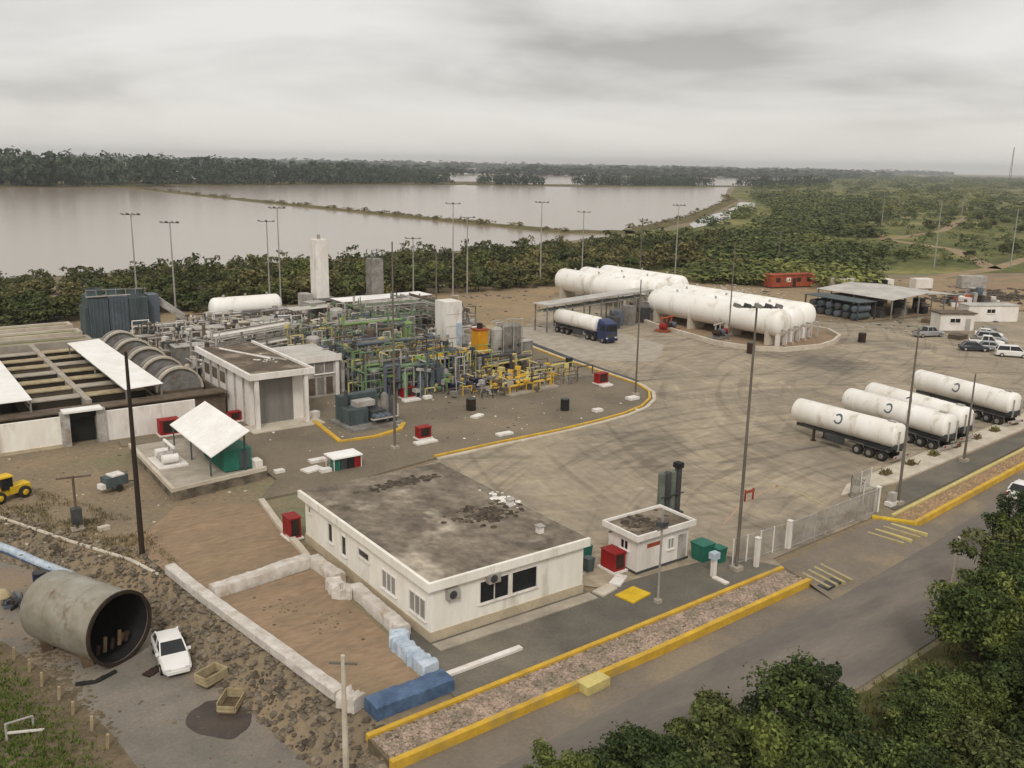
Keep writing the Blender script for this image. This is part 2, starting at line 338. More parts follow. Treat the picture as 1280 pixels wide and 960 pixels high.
# ------------------------------------------------------------------ ground
EDGE = [(15.5, 22), (17.2, 33.0), (18.7, 35.2), (18.3, 37.7), (15.9, 53.4), (15.2, 59.4), (14.2, 63.5), (11.4, 68.9), (7.4, 77.6), (0.0, 92.0), (-20, 132)]
KB = [(17.3, 33.2), (35, 33.7), (49.8, 34.5), (65.5, 36.3), (92.0, 39.4), (140, 46.5)]     # outer kerb of the planter, along the road
KA = [(17.8, 35.6), (35, 36.2), (50.8, 36.8), (66.8, 38.3), (93.4, 41.3), (140, 48.5)]     # inner kerb
def lerp_poly(P, x): return np.interp(x, [p[0] for p in P], [p[1] for p in P])
def edge_dist(X, Y):
    """signed distance to the terrace edge, positive on the low side"""
    best = np.full(X.shape, 1e9); sg = np.zeros(X.shape)
    for (ax, ay), (bx_, by) in zip(EDGE[:-1], EDGE[1:]):
        dx, dy = bx_ - ax, by - ay; L2 = dx * dx + dy * dy
        t = np.clip(((X - ax) * dx + (Y - ay) * dy) / L2, 0, 1)
        px, py = X - ax - t * dx, Y - ay - t * dy; d_ = np.hypot(px, py)
        s_ = np.sign(dx * (Y - ay) - dy * (X - ax))
        mk = d_ < best; best = np.where(mk, d_, best); sg = np.where(mk, s_, sg)
    return best * sg
def ground_z(X, Y):
    z = np.full(X.shape, -0.06)
    kb = lerp_poly(KB, X)
    t = np.clip((kb + 1.6 - Y) / 1.0, 0, 1); z = np.where(X > 12, z - 0.36 * t, z)
    d_ = edge_dist(X, Y); t = np.clip(d_ / 2.3, 0, 1); t = t * t * (3 - 2 * t) * 0.6 + t * 0.4
    z = np.where(Y < 140, z * (1 - t) + (-2.06) * t, z)
    far = np.hypot(X, Y)
    return z
xs = grow(-10, 42, 0.6, 9000); ys = grow(18, 100, 0.6, 9000)
XX, YY = np.meshgrid(xs, ys); ZZ = ground_z(XX, YY)
nx, ny = len(xs), len(ys); idx = np.arange(nx * ny).reshape(ny, nx)
fq = np.stack([idx[:-1, :-1], idx[:-1, 1:], idx[1:, 1:], idx[1:, :-1]], -1).reshape(-1, 4)
g = bpy.data.objects.new('ground', np_mesh('ground', np.stack([XX, YY, ZZ], -1).reshape(-1, 3), fq, 'dirt')); col.objects.link(g); g['kind'] = 'structure'

# water with its dykes and far shores
WPOLY = [(-4500, 232), (20, 232), (60, 236), (110, 240), (180, 250), (232, 268), (275, 288), (361, 343), (627, 543), (705, 622), (980, 860), (1900, 1500), (4600, 3300), (6000, 6800), (-4500, 6800)]
struct('pond_water', MB().sheet(WPOLY, 0.03), 'water')
def ridge(name, pts, w_, h, m):
    mb = MB(); n = len(pts); vs = []
    for i, (x, y) in enumerate(pts):
        a = Vector(pts[max(i - 1, 0)]); b = Vector(pts[min(i + 1, n - 1)]); d = (b - a).normalized(); nn = Vector((-d.y, d.x))
        ww = w_ * (1 + 0.12 * math.sin(i * 2.3)); hh = h * (1 + 0.15 * math.sin(i * 1.7))
        for s_, z in ((-1, -0.3), (-0.45, hh), (0.45, hh), (1, -0.3)): vs.append((x + nn.x * ww * s_, y + nn.y * ww * s_, z))
    fs = [(4 * i + j, 4 * i + j + 1, 4 * i + j + 5, 4 * i + j + 4)[::-1] for i in range(n - 1) for j in range(3)]
    mb.add(vs, fs); return struct(name, mb, m)
def sub(pts, k=8):
    o = []
    for (ax, ay), (bx_, by) in zip(pts[:-1], pts[1:]):
        for i in range(k): t = i / k; o.append((ax + (bx_ - ax) * t, ay + (by - ay) * t))
    return o + [pts[-1]]
ridge('pond_dyke', sub([(214, 900), (224, 600), (232, 420), (240, 296), (262, 284)]), 3.6, 1.1, 'bank')
ridge('side_dyke', sub([(262, 282), (300, 306), (361, 343), (500, 447), (627, 543), (705, 622)]), 5.0, 1.3, 'bank')
struct('canal_water', MB().sheet([(316, 296), (345, 311), (430, 365), (470, 391), (604, 500), (592, 506), (458, 402), (420, 379), (335, 317)], 0.06), 'canal')
struct('far_bank', MB().prism([(-2600, 1450), (-1000, 1010), (-300, 905), (190, 905), (420, 985), (640, 1010), (760, 1090), (800, 1160), (300, 1250), (-600, 1290), (-2600, 1800)], -0.3, 0.7), 'bank')
struct('middle_bank', MB().prism([(700, 1050), (1200, 960), (1260, 905), (1100, 905), (760, 935), (650, 1000)], -0.3, 0.6), 'bank')
for i, (x0, y0, x1, y1) in enumerate([(900, 1900, 2500, 1640), (300, 2500, 1300, 2350), (1700, 2300, 3300, 2050), (-1500, 3600, 6500, 3600), (-3000, 5200, 6500, 4300)]):
    d = Vector((x1 - x0, y1 - y0)).normalized(); nn = Vector((-d.y, d.x)) * (60 + 30 * i)
    struct('flood_bank', MB().prism([(x0, y0), (x1, y1), (x1 + nn.x, y1 + nn.y), (x0 + nn.x, y0 + nn.y)], -0.3, 0.8), 'bank')
# scrub land on the right, its tracks
struct('scrub_field', MB().sheet([(150, 160), (205, 150), (300, 110), (420, 60), (2500, -400), (5200, 1500), (4600, 3280), (1910, 1495), (990, 858), (712, 622), (628, 530), (470, 400), (350, 322), (300, 292), (262, 280), (232, 262), (180, 244), (140, 215)], 0.0), 'scrub')
def track(pts, w_): struct('dirt_track', MB().strip(sub(pts, 6), w_, -0.02, 0.02), 'track')
track([(210, 128), (268, 134), (322, 176), (340, 214), (395, 262), (460, 330)], 5.0)
track([(268, 134), (322, 148), (420, 178), (560, 230)], 4.0)
track([(340, 214), (420, 236), (560, 300)], 4.0)

# yard, pads, plots
struct('concrete_yard', MB().sheet([(36.5, 43), (41, 37.2), (50.5, 36.9), (51, 38.2), (65, 39), (67.5, 43), (108, 47.9), (150, 54), (190, 66), (196, 86), (172, 94), (150, 96), (143, 100), (143, 128), (128, 158), (86, 158), (82, 118), (80, 90), (78.5, 79), (68, 72), (43, 70.4), (36.5, 68)], 0.0), 'yard')
PAD = [(24.9, 69.0), (34, 69.2), (42.7, 70.7), (50, 71.1), (58, 71.3), (64, 71.9), (68.5, 72.6), (72.5, 73.9), (75.8, 76.0), (78.2, 78.6), (79.7, 82.1), (80.5, 89.1), (81.5, 100.5), (83.8, 116), (86, 135), (86, 157.5), (30, 157.5), (28, 100), (28, 93), (19.5, 92), (19.3, 90), (28, 88), (28, 73)]
struct('process_pad', MB().prism(PAD, -0.1, 0.10), 'pad')
KP = PAD[2:14]
k_ = MB().strip(sub(KP, 2), 0.28, 0.0, 0.26, 0.25); tag(k_.build('kerb', 'yellow'), 'faded yellow kerb curving round the gravel process pad', 'kerb')
k_ = MB().strip(sub(KP, 2), 0.45, -0.02, 0.14, -0.30); tag(k_.build('gutter_strip', 'lconcrete'), 'pale concrete gutter strip outside the curved yellow kerb', 'gutter')
k_ = MB().strip(sub([(80.9, 84), (82.4, 98), (84.8, 112), (88.0, 124)], 3), 0.8, -0.02, 0.10, 0); tag(k_.build('drain_channel', 'dgrey'), 'dark drain grating line beside the tanker loading lane', 'drain')
struct('loading_lane', MB().sheet([(82.9, 98), (85.4, 112), (88.6, 124), (104, 124), (102, 100), (92, 92)], 0.006), 'concrete')
struct('gravel_apron', MB().sheet([(22.9, 36.0), (50.4, 37.1), (48.5, 40.5), (41.2, 41.2), (36.6, 41.4), (36.6, 44), (24.3, 44), (23.5, 43)], 0.008), 'apron')
struct('sand_plot', MB().sheet([(15.4, 55.2), (23.7, 56.3), (24.4, 61), (24.6, 68.6), (19.0, 71.4), (15.0, 66.5), (14.4, 63.8)], 0.02), 'sand')
struct('sand_plot', MB().sheet([(18.5, 38.0), (22.9, 38.0), (23.1, 43), (23.3, 54.6), (16.3, 53.8)], 0.02), 'sand')
struct('back_soil', MB().sheet([(86.2, 118), (128, 158), (136, 172), (60, 172), (30, 166), (30, 157.8), (86.2, 157.8)], 0.004), 'track')
struct('lower_lot', MB().sheet([(15.7, 36), (15.0, 42), (13.7, 52), (12.6, 60), (11.4, 64.5), (8.6, 69.2), (3, 78), (-12, 78), (-12, 30), (14, 30)], -2.02), 'lot')
struct('earth_strip', MB().sheet([(2, 62), (5.0, 59.5), (6.6, 54), (8.2, 46), (8.8, 40), (8.8, 34), (-10, 34), (-10, 62)], -2.01), 'soil_bank')
struct('asphalt_strip', MB().sheet([(67.2, 39.3), (73.2, 42.4), (100, 44.6), (150, 52), (150, 50.5), (93.4, 41.8), (67.2, 38.9)], 0.012), 'apron')
# road, shoulder, gate apron
roadp = [(-10, 26.0), (17, 30.2), (35, 31.6), (50, 32.4), (66, 34.2), (92, 37.2), (140, 44.4), (230, 60)]
near = [(-10, 18.0), (17, 22.8), (35, 24.6), (50, 25.6), (66, 27.6), (92, 30.5), (140, 37), (230, 52)]
def zsheet(name, A, B, zA, zB, m):
    mb = MB(); A, B = sub(A, 6), sub(B, 6); vs = []
    for (a, b) in zip(A, B): vs += [(a[0], a[1], zA), (b[0], b[1], zB)]
    return struct(name, mb.add(vs, [(2 * i + 1, 2 * i + 3, 2 * i + 2, 2 * i) for i in range(len(A) - 1)]), m)
rz_ = lambda P: [p for p in P if p[0] >= 17]
zsheet('road', rz_(roadp), rz_(near), -0.36, -0.36, 'asphalt')
zsheet('road_shoulder', [(x, y - 0.12) for x, y in KB], rz_(roadp)[:0] + [(17, 30.2), (35, 31.6), (50, 32.4), (66, 34.2), (92, 37.2), (140, 44.4)], -0.37, -0.368, 'shoulder')
ap = MB(); ap.add([(50.6, 37.3, 0.006), (65.6, 38.5, 0.006), (66.0, 36.3, -0.10), (50.0, 34.5, -0.10), (49.6, 32.2, -0.352), (66.4, 34.0, -0.352)], [(0, 3, 2, 1), (3, 4, 5, 2)])
struct('gate_apron', ap, 'shoulder')
# planter strips between the yellow kerbs
def seg(P, a, b): return [(a, lerp_poly(P, a))] + [p for p in P if a < p[0] < b] + [(b, lerp_poly(P, b))]
def planter(a, b, lab, soil):
    A, B = seg(KA, a, b), seg(KB, a, b)
    struct('planter_bed', MB().prism([(x, y - 0.1) for x, y in A] + [(x, y + 0.1) for x, y in B][::-1], -0.6, -0.02), soil)
    o = MB().strip(sub(A, 4), 0.30, -0.25, 0.14).build('kerb', 'yellow' if a < 40 else 'yellow_pale'); tag(o, lab[0], 'kerb')
    o = MB().strip(sub(B, 4), 0.34, -0.5, 0.12).build('kerb', 'yellow'); tag(o, lab[1], 'kerb')
planter(17.6, 50.2, ('yellow kerb on the office side of the pebble strip', 'yellow kerb on the road side of the pebble strip'), 'soil_bank')
planter(65.8, 150, ('pale yellow kerb beyond the gate beside the asphalt strip', 'yellow kerb beyond the gate on the road side of the planting bed'), 'sand')

# ------------------------------------------------------------------ stuff: stones, pebbles, grass
def stones_mesh(name, pts, sizes, m, flat=0.7):
    """each stone a squashed, jittered octahedron-ish lump"""
    base = np.array([(1, 0, 0), (0, 1, 0), (-1, 0, 0), (0, -1, 0), (0, 0, 1), (0.6, 0.6, 0.62), (-0.6, 0.6, 0.62), (-0.6, -0.6, 0.62), (0.6, -0.6, 0.62)], float)
    tri = np.array([(0, 1, 5), (1, 2, 6), (2, 3, 7), (3, 0, 8), (5, 1, 6), (6, 2, 7), (7, 3, 8), (8, 0, 5), (5, 6, 4), (6, 7, 4), (7, 8, 4), (8, 5, 4)])
    n = len(pts); V = np.repeat(base[None], n, 0) * (1 + rng.uniform(-0.25, 0.25, (n, 9, 3)))
    V[:, :, 2] *= flat; a = rng.uniform(0, 6.28, n); c_, s_ = np.cos(a)[:, None], np.sin(a)[:, None]
    sx = (np.asarray(sizes) * rng.uniform(0.8, 1.3, n))[:, None]; x = V[:, :, 0] * sx; y = V[:, :, 1] * np.asarray(sizes)[:, None]
    W = np.stack([x * c_ - y * s_, x * s_ + y * c_, V[:, :, 2] * np.asarray(sizes)[:, None]], -1) + np.asarray(pts)[:, None, :]
    F_ = (tri[None] + (np.arange(n) * 9)[:, None, None]).reshape(-1, 3)
    return np_mesh(name, W.reshape(-1, 3), F_, m)
def stuff(name, me, label, cat):
    o = bpy.data.objects.new(name, me); col.objects.link(o); return tag(o, label, cat, kind='stuff')
N = 26000
px = rng.uniform(-2, 19, N); py = rng.uniform(28, 100, N); ed = edge_dist(px, py)
mk = (ed > -0.25) & (ed < 2.7); px, py = px[mk], py[mk]
pz = ground_z(px, py) - 0.02; szs = 0.07 + 0.24 * rng.random(len(px)) ** 2
stuff('slope_stones', stones_mesh('slope_stones', np.stack([px, py, pz], -1), szs, 'stone'), 'loose grey brown stones covering the slope down to the lower lot', 'stones')
N = 9000
px = rng.uniform(17.8, 50, N); t = rng.uniform(0.08, 0.92, N); py = lerp_poly(KB, px) * (1 - t) + lerp_poly(KA, px) * t
stuff('pebbles', stones_mesh('pebbles', np.stack([px, py, np.full(N, -0.04)], -1), rng.uniform(0.05, 0.13, N), 'pebble'), 'pinkish grey pebbles filling the strip between the yellow kerbs', 'pebbles')
N = 5000
px = rng.uniform(66, 125, N); t = rng.uniform(0.1, 0.9, N); py = lerp_poly(KB, px) * (1 - t) + lerp_poly(KA, px) * t
stuff('pebbles', stones_mesh('pebbles2', np.stack([px, py, np.full(N, -0.04)], -1), rng.uniform(0.04, 0.12, N), 'bed_pebble'), 'brownish pebbles in the bed beyond the gate', 'pebbles')
def tuft_quads(P, h, wd):
    n = len(P); a = rng.uniform(0, 6.28, n); h = h * rng.uniform(0.5, 1.3, n); dx, dy = np.cos(a) * wd / 2, np.sin(a) * wd / 2
    lean = rng.normal(0, 0.45, (n, 2)) * h[:, None]
    A = P + np.stack([-dx, -dy, 0 * a], -1); B = P + np.stack([dx, dy, 0 * a], -1)
    T_ = np.stack([lean[:, 0], lean[:, 1], h], -1)
    return np.stack([A, B, B * 0.7 + A * 0.3 + T_, A * 0.7 + B * 0.3 + T_], 1)
# rough grass at the bottom left, dry weeds on the terrace
N = 9000
px = rng.uniform(-6, 8, N); py = rng.uniform(38, 62, N)
mk = (px < 4.0 + (58 - py) * 0.2 + rng.normal(0, 0.6, N)) & (py < 59); P_ = np.stack([px[mk], py[mk], np.full(mk.sum(), -2.02)], -1)
stuff('grass', quads_mesh('grass', np.concatenate([tuft_quads(P_ + rng.normal(0, 0.12, P_.shape) * np.array([1, 1, 0]), 0.2, 0.07) for _ in range(4)]), 'green_grass'), 'bright green grass at the edge of the lower lot', 'grass')
N = 5200
px = rng.uniform(1, 16, N); py = rng.uniform(60, 92, N); ed = edge_dist(px, py); nz = np.sin(px * 1.3 + py * 0.7) + np.sin(py * 0.9 - px * 0.5)
mk = (ed < 2.4) & (ed > -4.5) & (nz > -0.3); P_ = np.stack([px[mk], py[mk], ground_z(px[mk], py[mk])], -1)
stuff('dry_weeds', quads_mesh('dry_weeds', np.concatenate([tuft_quads(P_ + rng.normal(0, 0.15, P_.shape) * np.array([1, 1, 0]), 0.24, 0.06) for _ in range(4)]), 'leaf_dry'), 'dry brown weeds along the terrace edge above the blue pipe', 'weeds')

# ------------------------------------------------------------------ office block
b = T('office_building', 'long white single storey office block with a stained flat roof', 'building', (24.8, 41.7, 0))
W_, D_, H_ = 11.4, 17.6, 3.35
MB().bx(0, 0, -0.1, W_, D_, H_).build('wall', 'white_wall', b)
MB().bx(-0.06, -0.06, -0.12, W_ + 0.06, D_ + 0.06, 0.6).build('plinth', 'plinth', b)
rf = MB().bx(-0.28, -0.28, H_ + 0.003, W_ + 0.28, D_ + 0.5, H_ + 0.42).build('roof', 'roof_stain', b)
pp = MB()
pp.bx(-0.32, -0.32, H_ - 0.06, -0.10, D_ + 0.54, H_ + 0.47).bx(-0.1, -0.32, H_ - 0.06, W_ + 0.32, -0.10, H_ + 0.47).bx(W_ + 0.283, -0.1, H_ - 0.06, W_ + 0.32, D_ + 0.54, H_ + 0.40).bx(-0.1, D_ + 0.503, H_ - 0.06, W_ + 0.28, D_ + 0.54, H_ + 0.40)
pp.build('fascia', 'white_wall', rf)
def pane_win(parent, axis, a0, a1, z0, z1, face, glass='glass', frame='bwhite', bars=1, nm='window'):
    """a window set into a wall; axis 'x' = wall facing -Y, axis 'y' = wall facing -X"""
    f = MB(); t = 0.07
    def B_(u0, u1, w0, w1, d0, d1, mb):
        if axis == 'x': mb.bx(u0, face - d1, w0, u1, face - d0, w1)
        else: mb.bx(face - d1, u0, w0, face - d0, u1, w1)
    B_(a0 - t, a1 + t, z0 - t, z0, 0.002, 0.07, f); B_(a0 - t, a1 + t, z1, z1 + t, 0.002, 0.07, f)
    B_(a0 - t, a0, z0, z1, 0.002, 0.07, f); B_(a1, a1 + t, z0, z1, 0.002, 0.07, f)
    for i in range(1, bars + 1):
        u = a0 + (a1 - a0) * i / (bars + 1); B_(u - 0.03, u + 0.03, z0, z1, 0.015, 0.06, f)
    fr = f.build(nm, frame, parent)
    gl = MB(); B_(a0, a1, z0, z1, 0.002, 0.012, gl); gl.build('pane', glass, fr)
    s_ = MB(); B_(a0 - 0.12, a1 + 0.12, z0 - t - 0.06, z0 - t, 0.002, 0.14, s_); s_.build('sill', frame, fr)
    return fr
pane_win(b, 'x', 3.4, 5.45, 1.5, 2.85, 0.0, bars=1); pane_win(b, 'x', 5.75, 7.6, 1.5, 2.85, 0.0, bars=0)
for y0, y1, z0, z1, gm, br in [(0.55, 2.35, 1.15, 2.35, 'shutter', 2), (4.1, 5.8, 1.2, 2.35, 'shutter', 2), (7.6, 9.0, 2.15, 2.6, 'glass', 0), (10.9, 11.5, 1.3, 2.6, 'glass', 0), (13.0, 13.6, 1.5, 2.8, 'glass', 0), (16.6, 16.9, 2.5, 2.9, 'glass', 0)]:
    pane_win(b, 'y', y0, y1, z0, z1, 0.0, gm, 'bwhite', br)
def ac_unit(label, loc, rz):
    t = T('air_conditioner', label, 'air conditioner', loc, rz)
    MB().bx(-0.42, -0.36, 0, 0.42, -0.02, 0.62).build('case', 'lgrey', t)
    MB().rev((-0.08, -0.37, 0.31), (0, -1, 0), [(0, 0.25), (0.02, 0.25)], 14).build('fan_grille', 'dgrey', t)
    for x in (-0.35, 0.3): MB().bx(x, -0.36, -0.05, x + 0.05, 0, 0.0).build('bracket', 'dgrey', t)
ac_unit('air conditioner unit on the office wall nearest the corner', (26.2, 41.7, 2.45), 0)
ac_unit('air conditioner unit hung over the left office window', (29.0, 41.62, 2.75), 0)
def rubble(label, c, r, n, z, smin=0.1, smax=0.35, m='rubble', cat='debris'):
    P_ = np.stack([c[0] + rng.normal(0, r[0], n), c[1] + rng.normal(0, r[1], n), np.full(n, z)], -1)
    o = bpy.data.objects.new('debris_pile', stones_mesh('debris', P_, rng.uniform(smin, smax, n), m, 0.5)); col.objects.link(o)
    return tag(o, label, cat, kind='stuff')
rubble('dark debris patch at the far end of the office roof', (31.6, 57.2), (1.3, 0.35), 150, 3.76, 0.08, 0.26)
rubble('dark debris strewn across the middle right of the office roof', (33.4, 48.6), (1.1, 0.9), 170, 3.76, 0.08, 0.26)
rubble('pale broken debris along the right edge of the office roof', (35.9, 50.3), (0.25, 0.8), 70, 3.78, 0.08, 0.24, 'bwhite')
for lab, lo in (('small white roof vent near the front right of the office roof', (34.4, 44.0)), ('white roof vent box on the right edge of the office roof', (35.6, 49.0))):
    t = T('roof_vent', lab, 'vent', (*lo, 3.77))
    MB().bx(-0.2, -0.2, 0, 0.2, 0.2, 0.45).build('box', 'bwhite', t); MB().bx(-0.28, -0.28, 0.45, 0.28, 0.28, 0.52).build('cap', 'lgrey', t)
kk = MB().strip([(37.6, 43.6), (37.6, 55.5), (37.2, 62.0)], 0.9, -0.02, 0.13); tag(kk.build('walkway_kerb', 'lconcrete'), 'pale concrete walkway along the yard side of the office', 'walkway')
kk = MB().strip([(24.7, 40.9), (36.5, 40.9)], 0.9, 0.0, 0.08); tag(kk.build('walkway_slab', 'concrete'), 'concrete footpath under the office windows', 'walkway')
o = MB().bx(0, 0, 0, 5.4, 0.38, 0.16).build('concrete_bar', 'bwhite', loc=(23.3, 37.9, 0.0), rz=R_(1)); tag(o, 'long white concrete bar lying on gravel before the office', 'barrier')
kk = MB().strip(sub([(25.0, 68.7), (24.2, 63), (23.85, 58.5), (23.6, 56.4)], 3), 0.45, -0.02, 0.3); tag(kk.build('low_kerb', 'lconcrete'), 'pale low kerb between upper sand plot and office', 'kerb')

def red_tank(label, loc, sx=1.1, sy=0.7, sz=1.0, rz=0.0):
    t = T('hose_cabinet', label, 'hose cabinet', loc, rz)
    MB().bx(-sx / 2, -sy / 2, 0.12, sx / 2, sy / 2, 0.12 + sz).build('cabinet', 'red', t)
    MB().bx(-sx / 2 - 0.05, -sy / 2 - 0.05, 0.12 + sz, sx / 2 + 0.05, sy / 2 + 0.05, 0.18 + sz).build('lid', 'red', t)
    MB().bx(-sx * 0.35, -sy / 2 - 0.02, 0.3, sx * 0.35, -sy / 2 - 0.001, 0.05 + sz).build('door', 'rust', t)
    MB().bx(-sx / 2 - 0.15, -sy / 2 - 0.15, 0, sx / 2 + 0.15, sy / 2 + 0.15, 0.12).build('base', 'bwhite', t)
    return t
red_tank('red cabinet against the far left corner of the office', (24.25, 60.6, 0.0), 0.9, 1.3, 1.5)
red_tank('red cabinet at the left side of the guard house', (40.3, 43.3, 0), 1.0, 1.4, 1.25)
for lab, x, y, s_ in [('red hose cabinet on the pad nearest the office roof', 44.9, 76.8, 1.4), ('red hose cabinet beside the dark steel frame', 51.6, 92.0, 1.5), ('red hose cabinet at the curved kerb near the tanker lane', 76.0, 85.4, 1.6), ('red hose cabinet against the long white wall', 24.2, 91.6, 1.9), ('red hose cabinet on the side wall of the grey warehouse', 31.3, 92.8, 1.2)]:
    red_tank(lab, (x, y, 0.1), s_, s_ * 0.6, s_ * 0.75)
def slab(label, x, y, sx, sy, h, m='bwhite', rz=0.0, cat='slab', nm='slab', z=0.1):
    o = MB().prism([(-sx / 2, -sy / 2), (sx / 2, -sy / 2 * 0.9), (sx / 2 * 0.95, sy / 2), (-sx / 2, sy / 2)], 0, h).build(nm, m, loc=(x, y, z), rz=rz); return tag(o, label, cat)
slab('white slab in front of the pad hose cabinet nearest the office', 44.3, 75.3, 2.4, 0.9, 0.18)
slab('white slab below the hose cabinet by the steel frame', 51.3, 90.4, 2.2, 0.8, 0.2)
slab('small white block right of the hose cabinet by the frame', 53.4, 90.3, 1.0, 0.6, 0.35)
slab('white slab in the middle of the gravel pad', 53.9, 80.5, 1.6, 0.8, 0.2, rz=0.4)
slab('white slab beside the hose cabinet at the curved kerb', 75.6, 83.9, 1.7, 0.8, 0.2)
slab('white block inside the tip of the curved kerb', 73.8, 77.2, 1.5, 1.0, 0.3)
slab('small white block near the long straight kerb', 66.6, 75.2, 1.1, 0.8, 0.3)
slab('low white block at the kerb right of the office roof', 52.5, 73.4, 1.8, 0.8, 0.2)
slab('small white slab left of the low shelter', 33.0, 75.6, 1.6, 0.8, 0.25)
slab('tiny white slab on the bare ground by the warehouse', 28.9, 74.6, 0.9, 0.6, 0.25)
def barrel(label, x, y, m='black', z=0.1, r=0.33, h=0.95):
    t = T('barrel', label, 'barrel', (x, y, z))
    MB().rev((0, 0, 0), (0, 0, 1), [(0, r), (h * 0.32, r), (h * 0.34, r * 1.06), (h * 0.36, r), (h * 0.64, r), (h * 0.66, r * 1.06), (h * 0.68, r), (h, r)], 12).build('drum', m, t)
    MB().rev((0, 0, h - 0.02), (0, 0, 1), [(0, r * 1.04), (0.06, r * 1.04)], 12).build('rim', 'dgrey', t)
barrel('black barrel alone on the right half of the gravel pad', 63.8, 77.6, r=0.5, h=1.3)
barrel('black barrel close to the loading lane kerb', 79.0, 95.5, r=0.5, h=1.2)
barrel('brown barrel in the middle of the gravel pad', 54.9, 83.3, 'rust', r=0.55, h=1.3)
barrel('rusty barrel at the corner of the tank bund', 131.5, 85.2, 'rust', 0, 0.6, 1.5)
barrel('rusty barrel at the near tip of the tank bund', 108.5, 88.6, 'rust', 0, 0.6, 1.6)

# ------------------------------------------------------------------ guard house at the gate
b = T('guard_house', 'small white guard house with a flat debris covered roof', 'building', (41.0, 41.7, 0))
MB().bx(0, 0, -0.05, 4.9, 2.9, 2.55).build('wall', 'bwhite', b)
rf = MB().bx(-0.3, -0.3, 2.553, 5.2, 3.2, 2.78).build('roof', 'roof_stain2', b)
MB().bx(-0.36, -0.36, 2.54, -0.2, 3.26, 2.95).bx(-0.2, -0.36, 2.54, 5.26, -0.2, 2.95).bx(5.1, -0.2, 2.54, 5.26, 3.26, 2.95).bx(-0.2, 3.1, 2.54, 5.1, 3.26, 2.95).build('parapet', 'bwhite', rf)
pane_win(b, 'y', 0.9, 1.6, 1.5, 2.1, 0.0); pane_win(b, 'x', 2.9, 3.4, 1.2, 1.9, 0.0, 'shutter')
MB().bx(3.9, -0.04, 0.02, 4.7, -0.002, 2.0).build('door', 'lgrey', b)
MB().bx(0.9, -0.012, 1.7, 2.3, -0.002, 2.0).build('sign_panel', 'rust_red', b)
MB().bx(-0.05, -0.05, -0.06, 4.95, 2.95, 0.18).build('plinth', 'dgrey', b)
rubble('brown debris on the guard house roof', (42.6, 43.4), (0.9, 0.6), 90, 2.76, 0.08, 0.25, 'rubble')
t = T('water_tank', 'tall ribbed grey green tank bank standing behind the guard house', 'tank', (47.5, 45.3, 0))
for i in range(4): MB().rev((-0.84 + i * 0.56, 0, 1.9), (0, 0, 1), [(0, 0.28), (3.2 + 0.25 * (i == 3), 0.28), (3.3 + 0.25 * (i == 3), 0.15)], 12).build('cylinder', ('tank_green', 'dgrey', 'tank_green', 'dgrey')[i], t)
MB().bx(-1.2, -0.42, 1.7, 1.2, 0.42, 1.9).build('platform', 'dgrey', t)
for sx in (-1.05, 1.05):
    for sy in (-0.35, 0.35): MB().bx(sx - 0.07, sy - 0.07, 0, sx + 0.07, sy + 0.07, 1.7).build('leg', 'grey', t)
MB().bx(0.55, -0.3, 5.3, 1.1, 0.3, 5.7).build('top_box', 'black', t)
MB().bar((-1.15, -0.36, 3.4), (1.15, -0.36, 3.4), 0.08).build('strap', 'dgrey', t)
def bin_(label, x, y, m, s_=0.8, h=1.1, z=0.0):
    t = T('waste_bin', label, 'bin', (x, y, z))
    MB().add([(-s_ * .42, -s_ * .42, 0), (s_ * .42, -s_ * .42, 0), (s_ * .42, s_ * .42, 0), (-s_ * .42, s_ * .42, 0), (-s_ / 2, -s_ / 2, h), (s_ / 2, -s_ / 2, h), (s_ / 2, s_ / 2, h), (-s_ / 2, s_ / 2, h)], [(3, 2, 1, 0), (4, 5, 6, 7), (0, 1, 5, 4), (1, 2, 6, 5), (2, 3, 7, 6), (3, 0, 4, 7)]).build('body', m, t)
    MB().bx(-s_ * .54, -s_ * .54, h, s_ * .54, s_ * .54, h + 0.08).build('lid', m, t)
bin_('green bin between the office and the guard house', 39.6, 45.4, 'teal', 0.7); bin_('dark green bin left of the guard house door side', 38.7, 44.0, 'dteal', 0.6, 0.9)
bin_('large teal bin beside the right wall of the guard house', 46.7, 41.0, 'teal', 1.2, 1.2); bin_('smaller teal bin next to the large teal bin', 47.4, 40.1, 'teal', 0.8, 1.0)
slab('yellow painted hatch slab on the gravel before the guard house', 38.7, 39.5, 1.9, 1.5, 0.10, 'yellow_bright', 0.15, 'hatch', 'hatch_slab', 0.01)
slab('white slab between the yellow hatch and the red cabinet', 39.3, 41.6, 1.6, 0.8, 0.15, 'bwhite', 0.5, z=0.01)
slab('grey white slab near the office front right corner', 37.6, 41.0, 1.6, 0.9, 0.12, 'lconcrete', 0.2, z=0.01)
t = T('drinking_fountain', 'white post with a pale blue box by the gate kerb', 'post', (45.2, 38.6, 0))
MB().bx(-0.15, -0.15, 0, 0.15, 0.15, 1.3).build('post', 'bwhite', t); MB().bx(-0.3, -0.25, 1.3, 0.3, 0.25, 1.75).build('box', 'pale_blue', t); MB().bx(-0.35, -1.4, 0, 0.05, -0.2, 0.12).build('base', 'bwhite', t)

